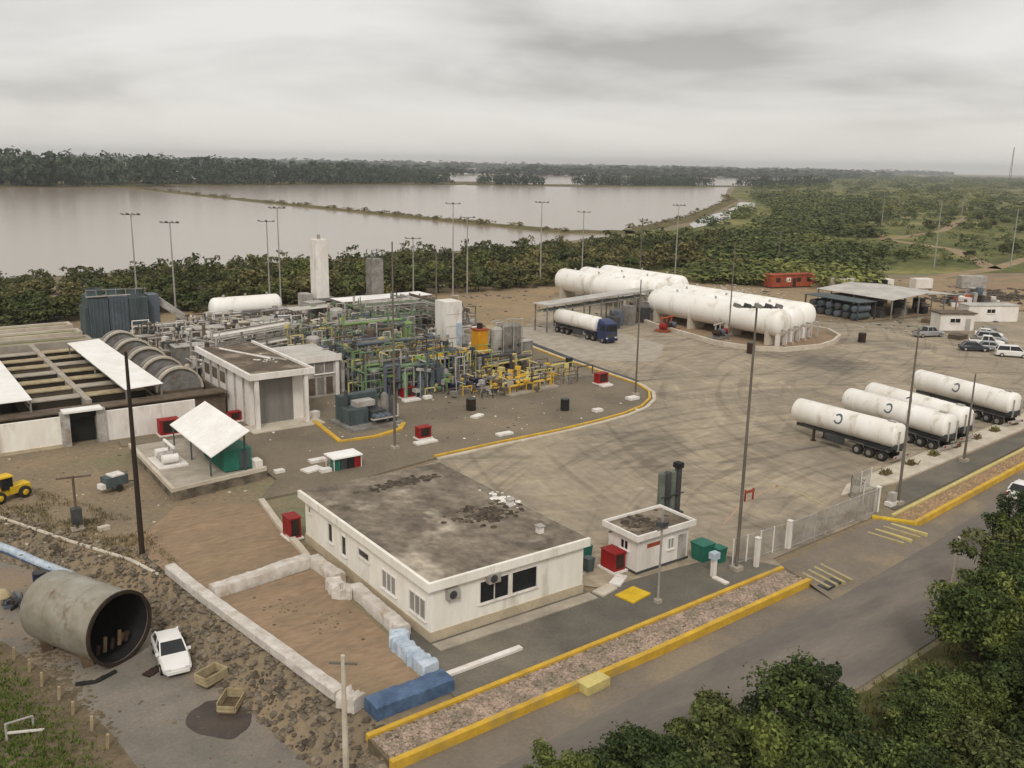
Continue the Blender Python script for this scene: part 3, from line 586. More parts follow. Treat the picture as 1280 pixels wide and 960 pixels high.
# ------------------------------------------------------------------ entrance gate and fence
def fence_run(label, pts, h=2.0, step=2.6, post='bwhite', nm='gate_fence', wires=True, wire='lgrey'):
    t = T(nm, label, 'fence', (pts[0][0], pts[0][1], 0))
    ox, oy = pts[0]
    for (ax, ay), (bx_, by) in zip(pts[:-1], pts[1:]):
        L_ = math.hypot(bx_ - ax, by - ay); n = max(1, round(L_ / step)); a_ = math.atan2(by - ay, bx_ - ax)
        for i in range(n + 1):
            x, y = ax + (bx_ - ax) * i / n - ox, ay + (by - ay) * i / n - oy
            MB().cyl((x, y, 0), (x, y, h), 0.055, 6).build('post', post, t)
        for zr in (0.12, h - 0.05): MB().cyl((ax - ox, ay - oy, zr), (bx_ - ox, by - oy, zr), 0.03, 5).build('rail', wire, t)
        if wires:
            wm = MB(); k = int(L_ / 0.10)
            for i in range(k):
                x, y = ax + (bx_ - ax) * i / k - ox, ay + (by - ay) * i / k - oy
                wm.bar((x, y, 0.12), (x, y, h - 0.05), 0.018)
            o = wm.build('mesh_wires', wire, t); o['kind'] = 'stuff'
    return t
fence_run('grey wire mesh sliding gate across the site entrance', [(53.6, 38.7), (65.4, 39.4)], 2.1, 1.5, 'lgrey')
fence_run('wire mesh fence with white posts from guard house to gate', [(47.6, 39.0), (53.2, 38.9)], 2.0, 1.4)
fence_run('pale mesh fence behind the far gate post', [(65.6, 39.6), (66.8, 42.8), (70.2, 43.2)], 1.9, 1.4)
for lab, x, y in (('white gate pillar on the guard house side', 53.4, 38.8), ('white gate pillar on the far side of the entrance', 65.5, 39.5), ('white square pillar beside the mast at the guard house', 48.9, 38.0)):
    t = T('gate_pillar', lab, 'pillar', (x, y, 0)); MB().bx(-0.14, -0.14, 0, 0.14, 0.14, 2.1).build('shaft', 'bwhite', t); MB().bx(-0.18, -0.18, 2.1, 0.18, 0.18, 2.18).build('cap', 'bwhite', t)
t = T('lift_barrier', 'low white barrier machine beside the far gate pillar', 'barrier', (68.0, 39.7, 0))
MB().bx(-0.6, -0.3, 0, 0.6, 0.3, 0.35).build('base', 'bwhite', t); MB().bx(-0.3, -0.25, 0.35, 0.3, 0.25, 1.1).build('cabinet', 'lgrey', t)
for i in range(4):
    o = MB().strip([(51.0 + i * 0.75, 36.0 - i * 0.05), (50.6 + i * 0.75, 33.2 - i * 0.05)], 0.24, -0.36, -0.06).build('rumble_strip', 'faded_yellow'); tag(o, 'faded yellow rumble strip on the ramp at the near planter end', 'rumble strip', 'near rumble strips')
for i in range(4):
    o = MB().strip([(61.2 + i * 1.05, 37.4), (61.6 + i * 1.05, 34.6)], 0.24, -0.36, -0.02).build('rumble_strip', 'yellow_pale' if i % 2 else 'faded_yellow'); tag(o, 'pale yellow rumble strip on the ramp by the far gate pillar', 'rumble strip', 'far rumble strips')
o = MB().strip([(64.2, 39.0), (66.0, 36.2)], 0.5, -0.2, 0.1).build('kerb_end', 'yellow_bright'); tag(o, 'bright yellow kerb end at the far side of the entrance', 'kerb')
slab('yellow pedestal block set into the roadside kerb', 29.9, 33.2, 1.7, 0.9, 0.5, 'yellow_pale', 0.05, 'block', 'kerb_block', -0.36)
slab('dark concrete culvert end at the near planter tip', 51.2, 33.6, 1.8, 0.8, 0.25, 'dgrey', 0.1, 'culvert', 'culvert_end', -0.36)
# pale planting strip with square holes, behind the trailers
struct('planting_strip', MB().prism([(66.2, 43.3), (73.4, 42.7), (100.2, 44.9), (150, 52.2), (150, 54.4), (108, 48.2), (76.6, 45.6), (69.0, 44.7)], -0.05, 0.12), 'lconcrete')
for i in range(13):
    x = 70 + i * 4.6; y = np.interp(x, [69, 76.6, 108, 150], [44.2, 44.7, 47.2, 53.4]); rz = R_(5 if x < 108 else 8)
    t = T('planting_box', 'square planting hole with a low shrub in the pale strip', 'planting box', (x, y - 0.1, 0.12), rz, 'planting holes in the pale strip')
    MB().bx(-0.6, -0.4, 0.002, 0.6, 0.4, 0.05).build('soil', 'soil_bank', t)
    P_ = np.stack([rng.normal(0, 0.28, 60), rng.normal(0, 0.18, 60), np.full(60, 0.04)], -1)
    inst('shrub', quads_mesh('shrub', tuft_quads(P_, 0.35, 0.16), 'leaf_dry' if i % 3 else 'grass'), t)

# ------------------------------------------------------------------ sheeted low walls round the sand plots, blue tarp
def lumpy(label, pts, w_, h, m, nm='sheeted_wall', cat='low wall', lump=0.05, z=0.0):
    P_ = sub(pts, 14); vs = []; n = len(P_); K = 8
    for i, (x, y) in enumerate(P_):
        a = Vector(P_[max(i - 1, 0)]); bb = Vector(P_[min(i + 1, n - 1)]); d = (bb - a).normalized(); nn = Vector((-d.y, d.x))
        if i == 0: tw = th = ts = 0.0
        tw = tw * 0.6 + random.uniform(-lump, lump) * 0.8; th = th * 0.6 + random.uniform(-lump, lump) * 0.8; ts = ts * 0.6 + random.uniform(-lump, lump) * 0.8
        wj = w_ * (1 + tw); hj = h * (1 + th); sh = ts * w_ * 0.4
        for k in range(K):
            f = k / (K - 1); u = -0.5 + f; prof = (0, 0.86, 0.97, 1, 1, 0.97, 0.86, 0)[k]; u = (-0.5, -0.49, -0.42, -0.2, 0.2, 0.42, 0.49, 0.5)[k]
            vs.append((x + nn.x * (u * wj + sh), y + nn.y * (u * wj + sh), z - 0.05 + hj * prof * (1 + random.uniform(-lump, lump) * 0.4)))
    fs = [(i * K + k, (i + 1) * K + k, (i + 1) * K + k + 1, i * K + k + 1) for i in range(n - 1) for k in range(K - 1)]
    fs += [tuple(range(K)), tuple((n - 1) * K + k for k in range(K))[::-1]]
    return tag(MB().add(vs, fs).build(nm, m), label, cat)
lumpy('white sheeted low wall between the two sand plots', [(16.3, 54.4), (20, 54.9), (23.3, 55.4)], 0.95, 0.8, 'sheeting')
lumpy('white sheeted wall beside the office, next to the lower sand plot', [(23.6, 55.3), (23.8, 51.6)], 0.9, 0.75, 'sheeting')
lumpy('crumpled white sheeting bulging into the lower sand plot', [(23.2, 51.4), (22.9, 50.0), (23.7, 49.6)], 1.0, 0.8, 'sheeting', lump=0.15)
lumpy('white sheeted wall along the office front half', [(24.0, 49.8), (23.9, 46.0), (23.9, 43.2)], 0.85, 0.75, 'sheeting')
lumpy('bluish white sheeting heap between office corner and blue tarp', [(23.4, 43.0), (22.9, 42.0), (22.9, 40.4), (23.0, 38.6)], 1.0, 0.8, 'pale_blue', lump=0.16)
lumpy('blue tarp covering the end wall of the lower sand plot', [(18.6, 37.2), (20.6, 37.25), (23.2, 37.3)], 1.3, 0.8, 'tarp_blue', 'tarp_wall', 'tarp', 0.05)
lumpy('white sheeted wall at the top of the stone slope', [(15.2, 59.6), (15.6, 55.8), (15.95, 53.2), (17.2, 45.0), (18.0, 39.4)], 0.75, 0.55, 'sheeting')
lumpy('white rubble heap where the slope wall meets the tarp', [(18.0, 39.0), (18.4, 37.9)], 1.0, 0.7, 'sheeting', lump=0.2)
N = 60
for i, (x, y, h) in enumerate([(21.0, 47.0, 0), (19.5, 50.5, 0)]):
    rubble(('small dark weeds in the middle of the lower sand plot', 'dry weeds at the left of the lower sand plot')[i], (x, y), (0.8, 0.9), 26, 0.0, 0.04, 0.14, 'soil_bank', 'weeds')

# ------------------------------------------------------------------ lower lot: open steel tank, car, crates, blue pipe
t = T('open_tank', 'large weathered steel tank lying on its side, open black end', 'tank', (7.1, 58.7, -2.02), 0)
ax = Vector((2.55, -5.2, 0)).normalized(); r = 2.15; L_ = 6.2; o0 = Vector((0.6, -0.2, r + 0.05))
sh = MB().rev(o0, ax, [(-0.7, 0.3), (-0.62, 1.0), (-0.4, 1.6), (-0.1, 2.0), (0.15, r), (2.0, r), (2.02, r + 0.03), (2.08, r + 0.03), (2.1, r), (4.1, r), (4.12, r + 0.03), (4.18, r + 0.03), (4.2, r), (L_, r), (L_, r - 0.07), (0.3, r - 0.07), (0.2, 0.01)], 36, caps=False).build('shell', 'steel', t)
MB().rev(o0 + ax * 0.35, ax, [(0, 0.02), (0, r - 0.09), (L_ - 0.5, r - 0.09)], 30, caps=False).build('dark_inner_skin', 'black', t)  # darkness of the open end is put into this black inner skin
MB().rev(o0 + ax * (L_ - 0.1), ax, [(0, r), (0, r + 0.1), (0.14, r + 0.1), (0.14, r - 0.09), (0, r - 0.09)], 36, caps=False).build('end_ring', 'rust', t)
for k in (1.2, 4.8):
    c_ = o0 + ax * k; nn = Vector((-ax.y, ax.x, 0))
    for sg in (-1, 1): MB().bar(c_ + nn * (sg * 1.3) - Vector((0, 0, r + 0.04)), c_ + nn * (sg * 1.45) - Vector((0, 0, r * 0.62)), 0.3, 0.6).build('cradle', 'wood', t)
for i in range(5):
    q = o0 + ax * (L_ - 0.9) + Vector((-ax.y, ax.x, 0)) * (-1.0 + i * 0.5); MB().bar(q + Vector((0, 0, -1.55)), q + Vector((0.1, 0, -0.9 + 0.3 * (i % 2))), 0.12, 0.2).build('debris_plank', 'wood' if i % 2 else 'rust', t)
lumpy('black hose lying on the lot before the open tank', [(7.6, 51.8), (8.6, 51.5), (9.8, 52.0)], 0.25, 0.2, 'black', 'hose', 'hose', 0.1, -2.0)
lumpy('dark flat plank beside the front wheel of the white car', [(11.1, 50.6), (12.0, 51.1)], 0.6, 0.15, 'rust', 'plank', 'plank', 0.1, -2.0)

def car(label, loc, rz, m='car_white', kind='sedan', group=None, cat='car'):
    t = T('parked_car' if kind != 'pickup' else 'pickup_truck', label, cat, loc, rz, group)
    # length along +X (front at +X)
    L_, W_ = (4.4, 1.74) if kind == 'sedan' else ((5.2, 1.85) if kind == 'pickup' else (4.6, 1.85))
    hood, roof, belt = (0.86, 1.44, 0.90) if kind == 'sedan' else ((1.02, 1.75, 1.05) if kind == 'pickup' else (1.0, 1.75, 1.05))
    sec = []   # lower body: x, half width, z bottom, z top
    for x, hw, zt in [(-L_ / 2, 0.76, 0.70 if kind == 'sedan' else belt - 0.05), (-L_ / 2 + 0.12, 0.95, belt - 0.04), (-L_ / 2 + 0.9, 1.0, belt), (0, 1.0, belt), (L_ / 2 - 1.25, 1.0, belt), (L_ / 2 - 1.05, 1.0, hood), (L_ / 2 - 0.25, 0.93, hood - 0.12), (L_ / 2, 0.74, hood - 0.28)]:
        sec.append((x, hw * W_ / 2, 0.30, zt))
    mb = MB(); vs = []
    for x, hw, z0, z1 in sec: vs += [(x, -hw * 0.95, z0), (x, -hw, z0 + 0.22), (x, -hw * 0.97, z1 - 0.1), (x, -hw * 0.86, z1), (x, hw * 0.86, z1), (x, hw * 0.97, z1 - 0.1), (x, hw, z0 + 0.22), (x, hw * 0.95, z0)]
    fs = [tuple(range(8)), tuple(8 * (len(sec) - 1) + i for i in range(8))[::-1]]
    for k in range(len(sec) - 1): fs += [(8 * k + i, 8 * (k + 1) + i, 8 * (k + 1) + (i + 1) % 8, 8 * k + (i + 1) % 8)[::-1] for i in range(8)]
    body = mb.add(vs, [f[::-1] for f in fs]).build('body', m, t)
    c0, c1, f0, f1 = {'sedan': (-1.75, -1.25, 0.95, 0.15), 'pickup': (-0.75, -0.55, 1.3, 0.65), 'van': (-2.2, -1.95, 1.45, 0.75)}[kind]
    def cab(inset, z0, z1, b0, b1):
        hw0, hw1 = W_ / 2 * 0.86 - inset, W_ / 2 * 0.72 - inset
        return [(c0 + b0, -hw0, z0), (f0 - b0, -hw0, z0), (f0 - b0, hw0, z0), (c0 + b0, hw0, z0), (c1 + b1, -hw1, z1), (f1 - b1, -hw1, z1), (f1 - b1, hw1, z1), (c1 + b1, hw1, z1)]
    FS = [(3, 2, 1, 0), (4, 5, 6, 7), (0, 1, 5, 4), (1, 2, 6, 5), (2, 3, 7, 6), (3, 0, 4, 7)]
    MB().add(cab(0, belt - 0.02, roof - 0.06, 0, 0), FS).build('windows', 'glass', t)
    rfm = MB(); q = cab(0.0, roof - 0.06, roof, 0, 0)
    hw1 = W_ / 2 * 0.72
    rfm.add([(c1 - 0.04, -hw1 - .02, roof - 0.07), (f1 + 0.04, -hw1 - .02, roof - 0.07), (f1 + 0.04, hw1 + .02, roof - 0.07), (c1 - 0.04, hw1 + .02, roof - 0.07), (c1 + 0.12, -hw1 + .12, roof), (f1 - 0.12, -hw1 + .12, roof), (f1 - 0.12, hw1 - .12, roof), (c1 + 0.12, hw1 - .12, roof)], FS).build('roof', m, t)
    hw0 = W_ / 2 * 0.86
    for sg in (-1, 1):
        xm = (c0 + f0) / 2 - 0.05
        for p_, q_, w_ in (((f0, sg * hw0, belt), (f1, sg * hw1, roof - 0.05), 0.07), ((c0, sg * hw0, belt), (c1, sg * hw1, roof - 0.05), 0.09), ((xm, sg * (hw0 + .005), belt), (xm - 0.02, sg * (hw1 + .005), roof - 0.05), 0.08)):
            MB().bar(p_, q_, w_).build('pillar', m, t)
    if kind == 'pickup': MB().bx(-L_ / 2 + 0.18, -W_ * 0.40, belt + 0.002, -0.8, W_ * 0.40, belt + 0.015).build('cargo_bed', 'dgrey', t)
    for sx in (L_ / 2 - 0.82, -L_ / 2 + 0.85):
        for sg in (-1, 1):
            wo = MB().rev((sx, sg * (W_ / 2 - 0.2), 0.32), (0, sg, 0), [(0, 0.32), (0.2, 0.32), (0.22, 0.28)], 16).build('wheel', 'rubber', t)
            MB().rev((sx, sg * (W_ / 2 - 0.0), 0.32), (0, sg, 0), [(0, 0.2), (0.025, 0.18)], 12).build('rim', 'lgrey', wo)
    for sg in (-1, 1):
        MB().box(L_ / 2 - 0.09, sg * W_ * 0.33, hood - 0.30, 0.2, 0.34, 0.15).build('headlight', 'lamp', t)
        MB().box(-L_ / 2 + 0.03, sg * W_ * 0.35, belt - 0.22, 0.14, 0.28, 0.16).build('tail_light', 'lamp_red', t)
        MB().box(f0 - 0.15, sg * (W_ / 2 + 0.02), belt + 0.08, 0.12, 0.2, 0.14).build('mirror', m, t)
    MB().bx(L_ / 2 - 0.06, -W_ * 0.36, 0.28, L_ / 2 + 0.05, W_ * 0.36, 0.46).build('bumper', 'dgrey' if kind == 'pickup' else m, t)
    return t
car('white car parked on the lower lot beside the open tank', (12.85, 51.6, -2.02), R_(-96))
for lab, x, y, rz, s_ in (('open wooden crate beside the white car', 14.0, 47.9, 0.4, 1.0), ('broken wooden crate by the dark puddle', 14.1, 44.9, 0.9, 1.0)):
    t = T('wooden_crate', lab, 'crate', (x, y, -1.9 if rz < 0.6 else -1.98), rz)
    sx, sy, h = 0.75 * s_, 0.5 * s_, 0.55
    MB().bx(-sx, -sy, 0, sx, sy, 0.06).build('bottom', 'wood', t)
    for sg in (-1, 1):
        for z in (0.1, 0.3) + ((0.48,) if sg > 0 or rz < 0.6 else ()):
            MB().bx(-sx, sg * sy - 0.03, z, sx, sg * sy + 0.03, z + 0.15).build('slat', 'pale_wood', t)
            MB().bx(sg * sx - 0.03, -sy + 0.04, z, sg * sx + 0.03, sy - 0.04, z + 0.15).build('slat', 'pale_wood', t)
mud = [(13.4 + math.cos(a) * 1.6 * (1 + 0.16 * math.sin(2 * a + 1) + 0.08 * math.sin(5 * a)), 44.3 + math.sin(a) * 2.0 * (1 + 0.14 * math.sin(3 * a) + 0.06 * math.sin(7 * a + 2))) for a in [i * 0.1571 for i in range(40)]]
struct('wet_patch', MB().sheet(mud, -2.008), 'wet')
tube = MB().tube([(6.0, 76.0, -1.55), (7.4, 73.2, -1.6), (8.8, 69.9, -1.75), (10.3, 66.6, -1.8)], 0.32, 12); tag(tube.build('blue_pipe', 'pale_blue'), 'pale blue pipe lying below the terrace behind the open tank', 'pipe')
tube = MB().tube([(6.3, 75.2, -1.72), (7.9, 71.6, -1.8), (9.8, 67.2, -1.86)], 0.16, 8); tag(tube.build('blue_hose', 'tarp_blue'), 'dark blue hose along the pale blue pipe', 'hose')
tube = MB().tube([(5.0, 83.0, -0.1), (7.0, 77.6, -0.2), (10.9, 69.0, -0.25), (13.6, 63.6, -0.3), (14.6, 60.2, -0.35)], 0.13, 8); tag(tube.build('edge_pipe', 'lconcrete'), 'thin pale pipe along the top of the stony bank', 'pipe')
barrel('dark blue barrel behind the open steel tank', 8.2, 66.4, 'navy', -2.02, 0.42, 1.1)
t = T('scrap_heap', 'scrap heap with a pale bag at the left edge of the lower lot', 'scrap', (6.4, 64.4, -2.02))
for i in range(9):
    a = i * 0.7; MB().bar((math.cos(a) * 0.8, math.sin(a) * 0.9, 0.08), (math.cos(a + 2.2) * 0.7, math.sin(a + 2.2) * 0.8, 0.25 + 0.1 * i % 0.5), 0.12, 0.2).build('scrap_piece', ('rust', 'dgrey', 'bluegrey')[i % 3], t)
MB().rev((-0.6, 1.1, 0), (0, 0, 1), [(0, 0.5), (0.35, 0.6), (0.7, 0.4), (0.85, 0.15)], 9).build('bag', 'pale_wood', t)
for i in range(7):
    x, y = 5.2 + i * 0.42 + (i % 2) * 0.1, 56.8 - i * 2.0
    o = MB().bar((0, 0, -0.05), (0.06, -0.1 + 0.05 * (i % 3), 0.85), 0.13, 0.13).build('marker_post', 'pale_wood', loc=(x, y, -2.02)); tag(o, 'short leaning wooden post along the edge of the green grass', 'post', 'wooden posts by the grass')
rubble('brown earth and stones along the grass edge', (6.9, 50.5), (0.6, 3.8), 900, -2.05, 0.05, 0.2, 'soil_bank', 'earth')
t = T('hoop_stand', 'white pipe frame at the left bottom corner of the grass', 'frame', (4.4, 48.6, -2.02), 0.5)
MB().tube([(-0.8, 0, 0), (-0.8, 0, 1.0), (0.7, 0, 0.6), (0.7, 0, 0)], 0.06, 6).build('hoop', 'lgrey', t); MB().bar((-0.8, 0.0, 0.5), (0.7, -0.8, 0.05), 0.1).build('brace', 'bwhite', t)
# ------------------------------------------------------------------ upper terrace at left: T frame, loader, generator, platform with canopy
t = T('pipe_stand', 'T shaped steel stand with a crossbar on the dirt terrace', 'stand', (11.6, 70.6, 0))
MB().cyl((0, 0, 0), (0, 0, 4.2), 0.09, 8).build('post', 'brown', t); MB().bar((-1.1, 0.2, 4.1), (1.2, -0.25, 4.1), 0.12).build('crossbar', 'brown', t)
MB().bx(-0.35, -0.3, 0.5, 0.35, 0.3, 1.7).build('box', 'dgrey', t); MB().bx(-0.45, -0.4, 0, 0.45, 0.4, 0.12).build('base', 'concrete', t)
for x in (-0.9, 0.9): MB().cyl((x, -x * 0.2, 4.1), (x, -x * 0.2, 4.45), 0.05, 6).build('insulator', 'lgrey', t)
t = T('wheel_loader', 'yellow wheel loader at the far left edge of the terrace', 'loader', (8.4, 80.5, -0.05), R_(200)); t.scale = (0.72,) * 3
MB().bx(-2.2, -0.75, 0.7, 0.1, 0.75, 1.55).build('engine_cover', 'yellow_bright', t)
cb = MB().bx(-0.3, -0.65, 1.3, 0.95, 0.65, 2.7).build('cab', 'glass', t); MB().bx(-0.4, -0.75, 2.7, 1.05, 0.75, 2.85).build('cab_roof', 'yellow_bright', cb)
MB().bx(0.1, -0.5, 0.6, 1.9, 0.5, 1.3).build('front_frame', 'yellow_bright', t)
for sg in (-1, 1): MB().bar((1.0, sg * 0.45, 1.5), (2.9, sg * 0.45, 0.7), 0.18, 0.3).build('lift_arm', 'yellow_bright', t)
MB().add([(2.7, -1.15, 0.15), (3.5, -1.15, 0.15), (2.8, -1.15, 1.1), (2.7, 1.15, 0.15), (3.5, 1.15, 0.15), (2.8, 1.15, 1.1)], [(0, 1, 2), (5, 4, 3), (0, 3, 4, 1), (0, 2, 5, 3), (1, 4, 5, 2)]).build('bucket', 'dgrey', t)
for sx in (-1.4, 1.4):
    for sg in (-1, 1):
        wo = MB().rev((sx, sg * 0.65, 0.68), (0, sg, 0), [(0, 0.62), (0.05, 0.68), (0.4, 0.68), (0.45, 0.6)], 18).build('wheel', 'rubber', t); MB().rev((sx, sg * 1.1, 0.68), (0, sg, 0), [(0, 0.34), (0.03, 0.3)], 12).build('rim', 'yellow_bright', wo)
t = T('generator_cart', 'small green and white generator cart beside the dark pole', 'generator', (16.0, 78.0, 0), 0.3)
MB().bx(-1.0, -0.5, 0.45, 0.9, 0.5, 1.3).build('housing', 'dteal', t); MB().bx(-0.5, -0.52, 1.3, 0.6, 0.52, 1.42).build('cover', 'bwhite', t); MB().bx(-1.4, -0.35, 0.4, -1.02, 0.35, 0.8).build('fuel_can', 'bwhite', t)
for sg in (-1, 1): MB().rev((0, sg * 0.5, 0.3), (0, sg, 0), [(0, 0.3), (0.16, 0.3)], 12).build('wheel', 'rubber', t)
MB().bar((0.9, 0, 0.5), (1.8, 0, 0.35), 0.08).build('drawbar', 'dgrey', t)
slab('pale block on the dirt terrace beside the dark pole', 13.2, 69.6, 0.8, 0.5, 0.3, 'lconcrete', 0.2, 'block', 'block', -0.05)
struct('service_platform', MB().prism([(19.2, 72.6), (27.6, 74.0), (27.4, 87.6), (19.5, 87.4)], -0.2, 0.75), 'stone')
struct('platform_floor', MB().sheet([(19.3, 72.7), (27.5, 74.1), (27.3, 87.5), (19.6, 87.3)], 0.756), 'concrete')
o = MB().strip([(19.5, 87.3), (19.25, 72.8), (27.5, 74.1)], 0.35, 0.7, 1.05).build('parapet_wall', 'lconcrete'); tag(o, 'pale kerb wall edging the raised service platform', 'low wall')
t = T('canopy', 'white sheet canopy roof on posts over the green container', 'canopy', (22.8, 74.6, 0.75))
MB().add([(0, -0.6, 1.9), (3.4, -0.6, 3.7), (3.4, 11.2, 3.7), (0, 11.2, 1.9), (0, -0.6, 1.98), (3.4, -0.6, 3.78), (3.4, 11.2, 3.78), (0, 11.2, 1.98)], [(3, 2, 1, 0), (4, 5, 6, 7), (0, 1, 5, 4), (1, 2, 6, 5), (2, 3, 7, 6), (3, 0, 4, 7)]).build('roof', 'sheet_white', t)
rr = MB()
for i in range(18): y = 0.3 + i * 0.62; rr.bar((0.02, y, 2.0), (3.38, y, 3.79), 0.05, 0.04)
rr.build('roof_ribs', 'sheet_white', t)
for x in (0.2, 3.2):
    for y in (0.3, 5.6, 10.9): MB().bx(x - 0.06, y - 0.06, 0, x + 0.06, y + 0.06, 1.86 + 0.53 * x).build('post', 'dteal', t)
t = T('green_container', 'green box container under the white canopy', 'container', (24.2, 75.0, 0.76))
MB().bx(0, 0, 0.1, 2.4, 5.5, 1.95).build('body', 'teal', t); rr = MB()
for i in range(14): rr.bx(-0.03, 0.15 + i * 0.38, 0.15, 0.0, 0.33 + i * 0.38, 1.9)
for i in range(6): rr.bx(0.12 + i * 0.38, -0.03, 0.15, 0.3 + i * 0.38, 0.0, 1.9)
rr.build('corrugation', 'teal', t); MB().bx(1.3, -0.06, 0.2, 2.2, -0.035, 1.8).build('door', 'dteal', t)
t = T('white_pump_skid', 'white pump skid at the left end of the service platform', 'pump', (21.0, 80.6, 0.76))
MB().bx(-1.3, -1.8, 0, 1.3, 1.8, 0.18).build('base', 'bwhite', t)
for i, y in enumerate((-1.1, 0.0, 1.1)):
    MB().rev((-0.8, y, 0.7), (1, 0, 0), [(0, 0.2), (0.08, 0.38), (1.4, 0.38), (1.5, 0.2)], 14).build('pump', ('bwhite', 'lgrey', 'bwhite')[i], t); MB().cyl((0.2, y, 1.0), (0.2, y, 1.7), 0.1, 8).build('riser', 'lgrey', t)
MB().cyl((0.2, -1.4, 1.7), (0.2, 1.4, 1.7), 0.14, 8).build('header_pipe', 'bwhite', t)
slab('white crate on the platform front under the canopy', 27.0, 74.9, 0.7, 1.2, 0.8, 'bwhite', 0.0, 'crate', 'white_crate', 0.76)
t = T('low_shelter', 'low white shelter with green and red panels beside the pad kerb', 'shelter', (33.0, 72.2, 0.1))
MB().bx(-0.1, -0.2, 1.1, 2.8, 1.8, 1.22).build('roof', 'sheet_white', t)
for i, mm in enumerate(('teal', 'dgrey', 'black', 'red')): MB().bx(0.05 + i * 0.67, 0, 0, 0.66 + i * 0.67, 0.8, 1.08).build('panel', mm, t)
for x in (0.0, 2.66):
    for y in (-0.1, 1.6): MB().bx(x, y, 0, x + 0.07, y + 0.07, 1.1).build('post', 'bwhite', t)
slab('pale flat slab beside the low white shelter', 31.6, 73.6, 1.8, 1.2, 0.15, 'bwhite', 0.2); slab('second pale slab at the corner of the low shelter', 32.4, 72.6, 1.0, 0.7, 0.3, 'bwhite')

# ------------------------------------------------------------------ long white wall and the roofed basins behind it
t = T('boundary_wall', 'long white perimeter wall with a dark gateway', 'wall', (0, 93.1, 0))
MB().bx(-30, 0, -0.3, 14.7, 0.3, 2.9).build('wall_panel', 'white_wall', t); MB().bx(18.7, 0, -0.3, 27.4, 0.3, 2.9).build('wall_panel', 'bwhite', t)
MB().bx(-30, -0.12, -0.3, 14.7, 0.0, 0.25).build('footing', 'plinth', t)
gt = MB().bx(14.7, -0.25, -0.1, 15.5, 0.5, 3.3).bx(17.9, -0.25, -0.1, 18.7, 0.5, 3.3).build('gate_post', 'lgrey', t)
MB().bx(14.9, -0.7, 3.302, 18.4, 0.7, 3.5).build('gate_canopy', 'sheet_white', t)
MB().bx(15.5, 0.9, 0.0, 17.9, 0.95, 2.6).build('dark_opening_panel', 'black', t); MB().bx(15.5, 0.1, 2.6, 17.9, 0.3, 3.3).build('dark_opening_top', 'black', t)  # darkness of the open gateway put in as black panels
t = T('basin_building', 'low open topped basin building with rows of brown beams', 'building', (0, 96, 0))
MB().bx(-20, 0, 0, 31.5, 0.35, 2.6).build('front_wall', 'brown', t); MB().bx(-20, 38.5, 0, 31.5, 38.8, 2.6).build('back_wall', 'concrete', t); MB().bx(31.2, 0.35, 0, 31.5, 38.5, 2.6).build('side_wall', 'brown', t)
MB().bx(-20, 0.35, 0.0, 31.2, 38.5, 0.7).build('floor', 'pit', t)
MB().bx(-20, -0.5, 2.602, 31.6, 1.6, 2.75).build('front_ledge', 'brown', t)
for i in range(7):
    y = 5.6 + i * 4.3
    for x0, x1 in ((13.2, 18.2), (18.9, 24.6)):
        bm = MB().bx(x0, y, 0.7, x1, y + 1.3, 2.55).build('basin_wall', ('pit', 'brown', 'pit')[i % 3], t)
        MB().bx(x0, y - 0.12, 2.552, x1, y + 1.5, 2.68).build('cover_plank', ('pale_wood', 'concrete', 'pale_wood')[(i + int(x0)) % 3], bm)
        MB().bx(x0, y + 2.6, 0.7, x1, y + 2.8, 2.1).build('divider', 'wood', t)
MB().bx(18.25, 3.5, 1.0, 18.85, 38, 2.7).build('walkway', 'concrete', t)
for x in (13.0, 24.7): MB().bx(x, 2.0, 0.7, x + 0.2, 38, 2.5).build('side_beam', 'wood', t)
def sheet_roof(label, x0, x1, y0, y1, z0, z1, m='sheet_white', nm='sheet_roof', step=1.4):
    """mono-pitch sheet roof on posts, each sheet a piece"""
    t = T(nm, label, 'roof', (x0, y0, 0)); W_ = x1 - x0; n = max(1, round((y1 - y0) / step)); s_ = (y1 - y0) / n
    for i in range(n):
        a, b_ = i * s_, (i + 1) * s_ + 0.02; dz = 0.012 * (i % 2)
        MB().add([(0, a, z0 + dz), (W_, a, z1 + dz), (W_, b_, z1 + dz), (0, b_, z0 + dz), (0, a, z0 + .06 + dz), (W_, a, z1 + .06 + dz), (W_, b_, z1 + .06 + dz), (0, b_, z0 + .06 + dz)], [(3, 2, 1, 0), (4, 5, 6, 7), (0, 1, 5, 4), (1, 2, 6, 5), (2, 3, 7, 6), (3, 0, 4, 7)]).build('roof_sheet', m, t)
    for x, z in ((0.15, z0), (W_ - 0.15, z1)):
        for y in (0.3, (y1 - y0) / 2, y1 - y0 - 0.3): MB().bx(x - 0.08, y - 0.08, 0, x + 0.08, y + 0.08, z - 0.01).build('post', 'grey', t)
        MB().bx(x - 0.06, 0, z - 0.22, x + 0.06, y1 - y0, z - 0.01).build('beam', 'grey', t)
    return t
sheet_roof('white sheet roof at the far left edge beyond the wall', -4, 13.0, 96.6, 124.5, 3.95, 4.05)
sheet_roof('white sheet roof strip between brown beams and arched covers', 21.6, 25.4, 97.0, 126, 3.85, 4.05)
